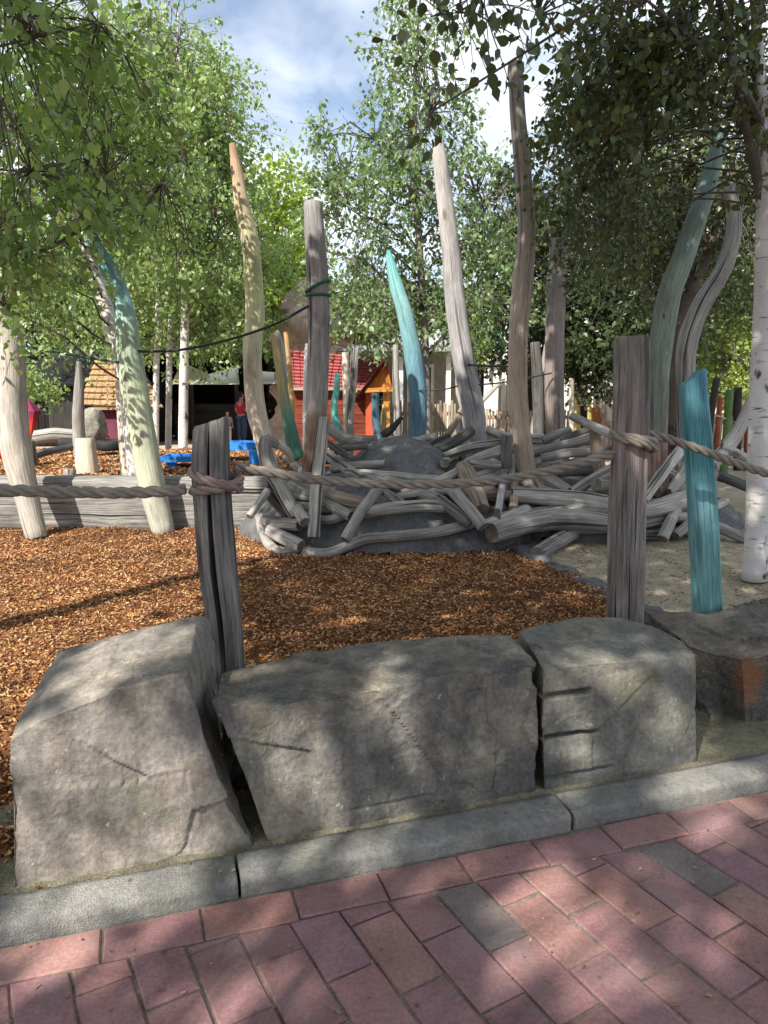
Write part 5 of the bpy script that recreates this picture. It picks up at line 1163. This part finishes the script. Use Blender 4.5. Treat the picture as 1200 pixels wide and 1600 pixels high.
def curves_mesh(name, Cv, Rv, mat, n=4):
    m_, k = Cv.shape[:2]; T_ = np.gradient(Cv, axis=1); T_ /= np.linalg.norm(T_, axis=2)[..., None]+1e-9
    ref = np.where(np.abs(T_[..., 2:3]) > .8, np.array([1.0, 0, 0]), np.array([0, 0, 1.0])); U = np.cross(T_, ref); U /= np.linalg.norm(U, axis=2)[..., None]+1e-9; W = np.cross(T_, U)
    ang = np.linspace(0, 2*math.pi, n, endpoint=False)
    V = Cv[:, :, None]+U[:, :, None]*(Rv[..., None]*np.cos(ang))[..., None]+W[:, :, None]*(Rv[..., None]*np.sin(ang))[..., None]
    idx = np.arange(m_*k*n).reshape(m_, k, n); nx = np.roll(idx, -1, 2)
    q = np.stack([idx[:, :-1], nx[:, :-1], nx[:, 1:], idx[:, 1:]], -1).reshape(-1, 4); V = V.reshape(-1, 3)
    return np_mesh(name, V, [q], [mat], grain=V)
def tree(label, trunk, blobs, leaf, lmat, per=14, bark='birch', big=True, name='birch_tree', twig=.45, droop=.6, group=None, gap=.35, nlimb=None, extra=(), clumps=None, filt=None, cat='tree', limb_r=None, maxlink=1.6, rise=.55):
    """trunk: [(point, radius)...] base to tip; blobs: [(centre, (rx,ry,rz), n)]"""
    tp = [np.asarray(p, float) for p, _ in trunk]; tr = [r for _, r in trunk]; base = tp[0].copy()
    root = empty(name, base, label, cat, group)
    P_ = []
    for (c, rad, n) in blobs:
        c = np.asarray(c); rad = np.asarray(rad); q = rng.normal(0, 1, (n*4, 3)); q /= np.linalg.norm(q, axis=1)[:, None]; q *= (rng.random((n*4, 1))**(1/2.6)); pts = c+q*rad
        f = 2.2/max(.5, rad.max()); ph = rng.uniform(0, 6, 3)
        g = np.sin(pts[:, 0]*f*2.1+ph[0])*np.sin(pts[:, 1]*f*1.7+ph[1])*np.sin(pts[:, 2]*f*2.6+ph[2])+.4*np.sin(pts[:, 0]*f*5+ph[1])*np.sin(pts[:, 2]*f*6+ph[0])
        pts = pts[g+rng.normal(0, .22, len(g)) > -gap+.12][:n]; P_.append(pts)
    P_ = np.vstack(P_)
    if filt is not None: P_ = P_[filt(P_)]
    m_ = len(P_)
    tP, tR = catmull(tp, tr, .12)
    mb = MB(); mb.tube(tp, tr, 16, .12, .04, capmat=0)
    # limbs
    nl = nlimb or max(5, m_//22); tips = P_[rng.choice(m_, nl, replace=False)]; limbP = []
    cl_, cr_ = [], []
    for t in tips:
        d = np.linalg.norm((tP-t)[:, :2], axis=1); want = t[2]-rise*d-.1*rng.random(); i = np.argmin(np.abs(tP[:, 2]-want)+.15*d); i = min(max(i, int(len(tP)*.15)), len(tP)-2)
        s_ = tP[i]; mid = s_+(t-s_)*.5+ZUP*.12*np.linalg.norm(t-s_)+rng.normal(0, .04, 3)*np.linalg.norm(t-s_); u = np.linspace(0, 1, 9)[:, None]
        cv = s_*(1-u)**2+2*mid*u*(1-u)+t*u**2; cv[1:-1] += rng.normal(0, .035, (7, 3))*np.linalg.norm(t-s_); r0 = min(tR[i]*.55, limb_r or .5, .006+.010*np.linalg.norm(t-s_)); cl_.append(cv); cr_.append(np.linspace(r0, .005, 9)); limbP.append(cv)
    for ex_ in extra:
        u = np.linspace(0, 1, 9); pts, rad_ = catmull([p for p, _ in ex_], [r for _, r in ex_], .1); ii = np.linspace(0, len(pts)-1, 9).astype(int); cl_.append(pts[ii]); cr_.append(rad_[ii]); limbP.append(pts[ii])
    # merge limbs in one branches mesh with the twigs
    allL = np.vstack(limbP)
    near = np.zeros((m_, 3))
    for a in range(0, m_, 500):
        dd = ((P_[a:a+500, None]-allL[None])**2).sum(2)+rng.random((len(P_[a:a+500]), len(allL)))*.02; near[a:a+500] = allL[dd.argmin(1)]
    kp_ = np.linalg.norm(P_-near, axis=1) < maxlink; P_ = P_[kp_]; near = near[kp_]; m_ = len(P_)
    out = P_-near; nrm_ = np.linalg.norm(out, axis=1)[:, None]+1e-6
    dirv = out/nrm_+rng.normal(0, .5, (m_, 3)); dirv[:, 2] -= droop*.5; dirv /= np.linalg.norm(dirv, axis=1)[:, None]
    L_ = twig*rng.uniform(.6, 1.2, (m_, 1)); u = np.linspace(0, 1, 5)
    e1 = P_; e2 = P_+dirv*L_; e2[:, 2] -= droop*L_[:, 0]*.45
    c2 = np.stack([near, near+(e1-near)*.55+np.array([0, 0, .04])+rng.normal(0, .09, (m_, 3))*np.minimum(nrm_, .8), e1, (e1+e2)/2+np.array([0, 0, .05])*L_, e2], 1)
    r2 = np.tile(np.array([.0055, .004, .003, .0022, .0012])*(1 if big else 1.6), (m_, 1))
    mb.build('trunk', [M[bark], M[bark]], root)
    i9 = np.array(cl_)[:, ::2]-base; r9 = np.array(cr_)[:, ::2]
    link('branches', curves_mesh('branches', np.concatenate([i9, c2-base]), np.concatenate([r9, r2]), M['limb'], 5), root)
    f = rng.random((m_, per))**.8; seg = np.where(f[..., None] < .5, e1[:, None]*(1-2*f[..., None])+((e1+e2)/2)[:, None]*2*f[..., None], ((e1+e2)/2)[:, None]*(2-2*f[..., None])+e2[:, None]*(2*f[..., None]-1))
    C_ = (seg+rng.normal(0, leaf*.75, seg.shape)).reshape(-1, 3)
    link('crown', leaf_mesh('crown', C_-base, leaf, M[lmat], big, droop), root)
    return root
def near_px(p, x0, x1, y0, y1):
    d = p-CAM; dep = d[:, 1]*CT-d[:, 2]*ST; up = d[:, 1]*ST+d[:, 2]*CT; u = 600+F*d[:, 0]/dep; v = 800-F*up/dep
    return (u > x0) & (u < x1) & (v > y0) & (v < y1)
def B(px, py, Y, rx, rz, ry, n): return (P(px, py, Y), (mpx(rx, px, py, Y), ry, mpx(rz, px, py, Y)), n)
def TR(pts, Y): return [(P(a, b, Y), mpx(r, a, b, Y)) for a, b, r in pts]
# near left birch with leaning white trunk
tree('leaning white birch with large leaves, behind the pale green pole', TR([(214, 745, 13), (192, 570, 11), (168, 490, 11), (150, 430, 10), (122, 340, 9), (95, 245, 8), (70, 130, 6), (50, 20, 4)], 7.4),
     [B(70, 320, 6.6, 120, 130, .9, 170), B(60, 150, 6.4, 110, 150, .9, 150), B(200, 190, 6.8, 90, 140, .8, 140), B(40, 470, 6.6, 70, 60, .6, 40)], .062, 'lf_near', 17, big=True, limb_r=.012, filt=lambda p: ~near_px(p, 115, 235, 330, 640) & ~near_px(p, -50, 300, 510, 900))
# overhanging tree from the left, very near leaves
tree('near birch whose big leaves hang in at the upper left', [(np.array([-3.3, 2.6, 0]), .09), (np.array([-3.2, 2.65, 1.6]), .075), (np.array([-3.0, 2.8, 3.0]), .055), (np.array([-2.9, 2.9, 4.4]), .03)],
     [B(40, 60, 3.6, 110, 100, .5, 45), B(130, 110, 3.9, 90, 90, .5, 30), B(70, 330, 3.9, 120, 110, .5, 60), B(-120, 200, 3.4, 110, 250, .6, 45), B(235, 320, 4.6, 70, 120, .4, 22)], .052, 'lf_near', 14, twig=.4, gap=.2, limb_r=.009, filt=lambda p: ~near_px(p, -50, 320, 500, 900) & ~near_px(p, 120, 235, 360, 900))
# background birches on the left
for lab, tx, ty, r, Y, bl in (
    ('slim white birch with straight trunk behind the cream post', 243, 720, 5, 13.5, [(195, 330, 90, 240, 360), (150, 120, 110, 150, 210)]),
    ('birch with thin grey trunk behind the orange roofed hut', 170, 705, 5, 16.5, [(190, 430, 100, 120, 330), (100, 390, 90, 140, 300), (300, 460, 90, 90, 230)]),
    ('shaded slim birch between the two white birch trunks', 263, 720, 5, 15.0, [(275, 320, 80, 240, 300), (300, 130, 70, 90, 110)]),
    ('bright white birch trunk standing left of the split post', 286, 722, 7.5, 13.0, [(300, 340, 80, 220, 390), (250, 120, 85, 130, 200), (345, 220, 48, 120, 110)]),
    ('slender birch with dark trunk behind the yellow green pole', 402, 700, 5, 16.0, [(385, 420, 55, 140, 150), (330, 480, 80, 80, 110)])):
    tree(lab, TR([(tx, ty, r), (tx+1, 600, r*.95), (tx+4, 450, r*.8), (tx+2, 300, r*.6), (tx-6, 120, r*.4), (tx-8, 20, r*.2)] if ty and tx < 400 else [(tx, ty, r), (tx-10, 580, r), (tx-15, 450, r*.7), (tx-16, 330, r*.3)], Y),
         [B(a, b, Y, rx, rz, .9, n) for a, b, rx, rz, n in bl], .085, 'lf_bg', 26, big=False, twig=.7, group='background birches', gap=.3, filt=lambda p: ~near_px(p, 110, 470, 538, 800))
tree('sunlit yellow green tree rising behind the yellow green pole', TR([(425, 690, 10), (428, 520, 9), (430, 400, 7), (432, 300, 4)], 20), [B(430, 380, 20, 62, 130, 1.4, 300), B(455, 470, 20, 50, 70, 1.2, 120)], .15, 'lf_yel', 22, 'bark', False, 'tree', .7, .3)
# middle birch
tree('airy grey green birch rising behind the mound with sky gaps', TR([(668, 700, 7), (665, 600, 7), (662, 500, 6.5), (655, 380, 5.5), (648, 240, 4), (650, 100, 2.5), (655, 10, 1.5)], 10.5),
     [B(580, 330, 10.5, 90, 140, .9, 170), B(655, 200, 10.5, 70, 150, .8, 110), B(650, 70, 10.5, 55, 100, .7, 70), B(730, 340, 10.5, 75, 100, .8, 95), B(600, 470, 10.5, 110, 60, .8, 130), B(740, 460, 10.5, 90, 70, .8, 100), B(520, 260, 10.5, 40, 70, .6, 34)], .075, 'lf_mid', 22, 'barkg', False, twig=.55, gap=.22)
# right birch
tree('white barked birch with dark leaves standing right of the teal post', TR([(1180, 905, 20), (1182, 840, 17), (1188, 640, 16.5), (1194, 450, 15), (1196, 300, 13), (1190, 160, 10), (1180, 20, 7), (1170, -120, 4)], 5.15),
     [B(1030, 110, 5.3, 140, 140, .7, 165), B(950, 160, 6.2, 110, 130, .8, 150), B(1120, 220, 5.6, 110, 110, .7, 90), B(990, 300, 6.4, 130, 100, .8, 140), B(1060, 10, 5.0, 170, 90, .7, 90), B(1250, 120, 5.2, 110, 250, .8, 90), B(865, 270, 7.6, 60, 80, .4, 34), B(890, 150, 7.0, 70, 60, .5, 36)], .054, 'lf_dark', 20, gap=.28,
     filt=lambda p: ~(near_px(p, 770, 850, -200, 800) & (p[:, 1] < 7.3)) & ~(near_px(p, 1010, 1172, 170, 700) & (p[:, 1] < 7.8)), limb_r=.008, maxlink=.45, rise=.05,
     extra=[[(P(1194, 330, 5.15), .035), (P(1162, 180, 5.1), .028), (P(1140, 80, 5.0), .022), (P(1120, -20, 5.0), .016)], [(P(1192, 200, 5.15), .03), (P(1150, 120, 4.9), .018), (P(1080, 60, 4.8), .014), (P(1010, 0, 4.7), .008)], [(P(1190, 160, 5.15), .028), (P(1168, 60, 5.2), .02), (P(1155, -20, 5.2), .015)]])
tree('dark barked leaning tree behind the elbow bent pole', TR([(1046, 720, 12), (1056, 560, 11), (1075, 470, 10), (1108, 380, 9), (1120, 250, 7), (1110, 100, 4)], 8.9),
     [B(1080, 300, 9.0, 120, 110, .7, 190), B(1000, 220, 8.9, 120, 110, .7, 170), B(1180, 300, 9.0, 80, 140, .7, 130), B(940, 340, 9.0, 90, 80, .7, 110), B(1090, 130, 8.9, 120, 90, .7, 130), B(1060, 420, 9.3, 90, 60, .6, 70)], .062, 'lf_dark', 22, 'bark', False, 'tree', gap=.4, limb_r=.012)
# loose dark sprays hanging in from above, belonging to a tree whose trunk stands out of the picture on the right
tree('dark leafy sprays hanging in at the top beside the tallest pole', [(np.array([2.6, -1.2, 0]), .12), (np.array([2.5, -1.0, 2.4]), .10), (np.array([2.0, .2, 4.2]), .06), (np.array([1.2, 2.2, 4.3]), .03), (np.array([.7, 3.3, 3.9]), .012)],
     [B(750, 10, 3.6, 70, 35, .2, 13), B(690, -30, 3.7, 60, 40, .2, 10), B(690, 165, 4.4, 36, 30, .12, 6), B(880, -20, 4.0, 80, 50, .3, 18)], .06, 'lf_dark', 7, twig=.3, gap=1.0, nlimb=5, limb_r=.008)
# dark trees behind the nest, right
for lab, tx, Y, bl, lm in (
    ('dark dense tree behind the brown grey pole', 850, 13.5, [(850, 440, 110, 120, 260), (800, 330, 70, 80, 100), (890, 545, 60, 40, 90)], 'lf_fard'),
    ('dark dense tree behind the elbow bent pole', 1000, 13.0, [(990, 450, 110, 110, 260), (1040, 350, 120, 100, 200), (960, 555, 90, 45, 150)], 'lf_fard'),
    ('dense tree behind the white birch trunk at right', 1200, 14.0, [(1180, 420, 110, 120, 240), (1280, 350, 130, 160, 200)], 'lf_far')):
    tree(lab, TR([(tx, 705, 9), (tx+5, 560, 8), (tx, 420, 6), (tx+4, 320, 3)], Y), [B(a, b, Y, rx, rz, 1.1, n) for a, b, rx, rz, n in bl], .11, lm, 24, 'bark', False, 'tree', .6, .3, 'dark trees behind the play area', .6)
# bushes
def bush(label, px, py, Y, rx, rz, n, lm, leaf=.09):
    c = P(px, py, Y); b0 = np.array([c[0], Y, 0.0]); tree(label, [(b0, .03), (b0+[0, 0, c[2]*.5], .025), (c, .01)], [B(px, py, Y, rx, rz, .7, n)], leaf, lm, 24, 'bark', False, 'bush', .4, .1, None, .6, cat='bush')
bush('pale green sunlit bush behind the teal post', 1150, 575, 13.5, 70, 55, 170, 'lf_bush')
bush('small yellow green bush right of the silver pole', 752, 520, 15, 26, 40, 60, 'lf_yel')
bush('green bush behind the steel masts', 590, 540, 24, 60, 36, 110, 'lf_far', .14)
bush('leafy bush beside the dark shed', 40, 600, 12.5, 26, 34, 50, 'lf_bg')
# far trees
FG = 'tall trees beyond the playground'
for i, (px, Y, top, wd, lm, lab) in enumerate((
    (-90, 27, 330, 150, 'lf_fard', 'dark far tree behind the shed, leftmost'), (80, 26, 380, 130, 'lf_fard', 'dark far tree rising above the shed roof'), (230, 28, 400, 120, 'lf_fard', 'far tree above the orange roofed hut'), (350, 27, 430, 110, 'lf_far', 'far tree above the canvas canopies'),
    (520, 34, 440, 110, 'lf_far', 'far tree behind the rock tower'), (680, 32, 470, 120, 'lf_far', 'far tree behind the turquoise pole'), (820, 30, 440, 120, 'lf_fard', 'far tree behind the pale pavilion'), (960, 29, 400, 130, 'lf_fard', 'far dark tree behind the reddish post'), (1110, 30, 440, 130, 'lf_far', 'far tree behind the pale sunlit bush'), (1290, 28, 380, 140, 'lf_far', 'far tree beyond the right birch'))):
    c = P(px, (top+600)/2, Y); hh = (P(px, top, Y)[2]-P(px, 610, Y)[2])/2
    b0 = np.array([P(px, 600, Y)[0], Y, -.1])
    tree(lab, [(b0, .22), (b0+[0.1, 0, 2], .18), (b0+[0, 0, max(3, c[2])], .08)], [(c, (mpx(wd, px, 500, Y), 1.8, hh*1.05), 330)], .24, lm, 22, 'bark', False, 'tree', .9, .2, FG, .8)
# unseen tree behind the viewer: crown shaped to cast foreground shade with sun gaps
SU = np.cross(SUN, ZUP); SU /= np.linalg.norm(SU); SV = np.cross(SU, SUN)
def uv(p): p = np.asarray(p); return np.stack([p@SU, p@SV], -1)
LIT = []
def lit(pt, r): LIT.append((uv(pt), r))
for px, py, r in ((850, 1455, .07), (895, 1490, .09), (935, 1530, .085), (800, 1420, .05), (850, 1385, .05), (690, 1365, .04), (640, 1350, .05), (1110, 1305, .05), (1165, 1265, .06), (500, 1520, .05), (330, 1570, .05), (20, 1570, .05), (1130, 1490, .035)): lit(G(px, py), r)
for px, py, r in ((540, 1320, .075), (470, 1340, .06), (620, 1300, .05), (200, 1400, .08), (80, 1430, .09), (300, 1370, .06), (1160, 1215, .08), (1080, 1230, .06)): lit(G(px, py, .05), r)
for px, py, r in ((80, 1200, .09), (150, 1180, .10), (230, 1150, .10), (130, 1290, .10), (220, 1260, .10), (270, 1220, .06), (60, 1330, .05), (300, 1290, .05), (210, 1330, .08)): lit(PK(px, py, .2), r)
for px, py, r in ((540, 1170, .08), (500, 1210, .07), (610, 1110, .05), (560, 1240, .06), (895, 1120, .045), (890, 1172, .05), (1020, 1080, .06), (1065, 1140, .04)): lit(PK(px, py, .2), r)
for px, py, z, r in ((240, 1015, .55, .12), (180, 1030, .55, .09), (130, 1060, .55, .07), (290, 1000, .57, .05), (930, 1020, .46, .05), (600, 1040, .45, .04)): lit(G(px, py, z), r)
for k_ in range(40):
    px, py = random.uniform(0, 330)+(random.random() < .15)*random.uniform(0, 600), random.uniform(830, 1010); lit(G(px, py, .03), random.uniform(.03, .09))
N = 62000
gx = rng.uniform(-2.6, 5.6, N); gy = rng.uniform(-1.8, 11.4, N)
lim = np.where(gy < 2.6, -2.6, np.where(gy < 6.4, -1.2+.10*(gy-2.6)+.22*np.sin(gy*2.4), -.9))
kp = ((gy < 9.1) | (gx > 3.0+(gy-10)*.5)) & (gx > lim+rng.normal(0, .12, N)) & ~((gy > 6.0) & (gx < -1.2+.2*(gy-6)))
gx, gy = gx[kp], gy[kp]; hgt = rng.uniform(4.9, 7.6, len(gx)); Cg = np.stack([gx, gy, np.zeros(len(gx))], -1)+SUN[None]*(hgt/SUN[2])[:, None]
q = uv(Cg); ok = np.ones(len(Cg), bool)
for c, r in LIT: ok &= np.linalg.norm(q-c, axis=1) > r*1.0+.055
Cg = Cg[ok]
tb = np.array([-3.4, -3.2, 0]); root = empty('tree', tb, 'unseen tree behind the viewer, crown shaped to shade the stone edging', 'tree')
MB().tube([tb, tb+[.1, .1, 2], tb+[.2, .2, 4.0], tb+[.3, .3, 5.6]], [.18, .15, .11, .05], 16, .15, .05, capmat=0).build('trunk', [M['bark']]*2, root)
tips = Cg[rng.choice(len(Cg), 60, replace=False)]; cv, rv = [], []
for t in tips:
    s_ = tb+np.array([.2, .4, 3.6+rng.random()*2]); mid = (s_+t)/2+[0, 0, .9]; u = np.linspace(0, 1, 12)[:, None]; cv.append(s_*(1-u)**2+2*mid*u*(1-u)+t*u**2); rv.append(np.linspace(.011, .004, 12))
link('branches', curves_mesh('branches', np.array(cv)-tb, np.array(rv), M['bark'], 5), root)
link('crown', leaf_mesh('crown', Cg-tb, .15, M['lf_far'], True, .1), root)
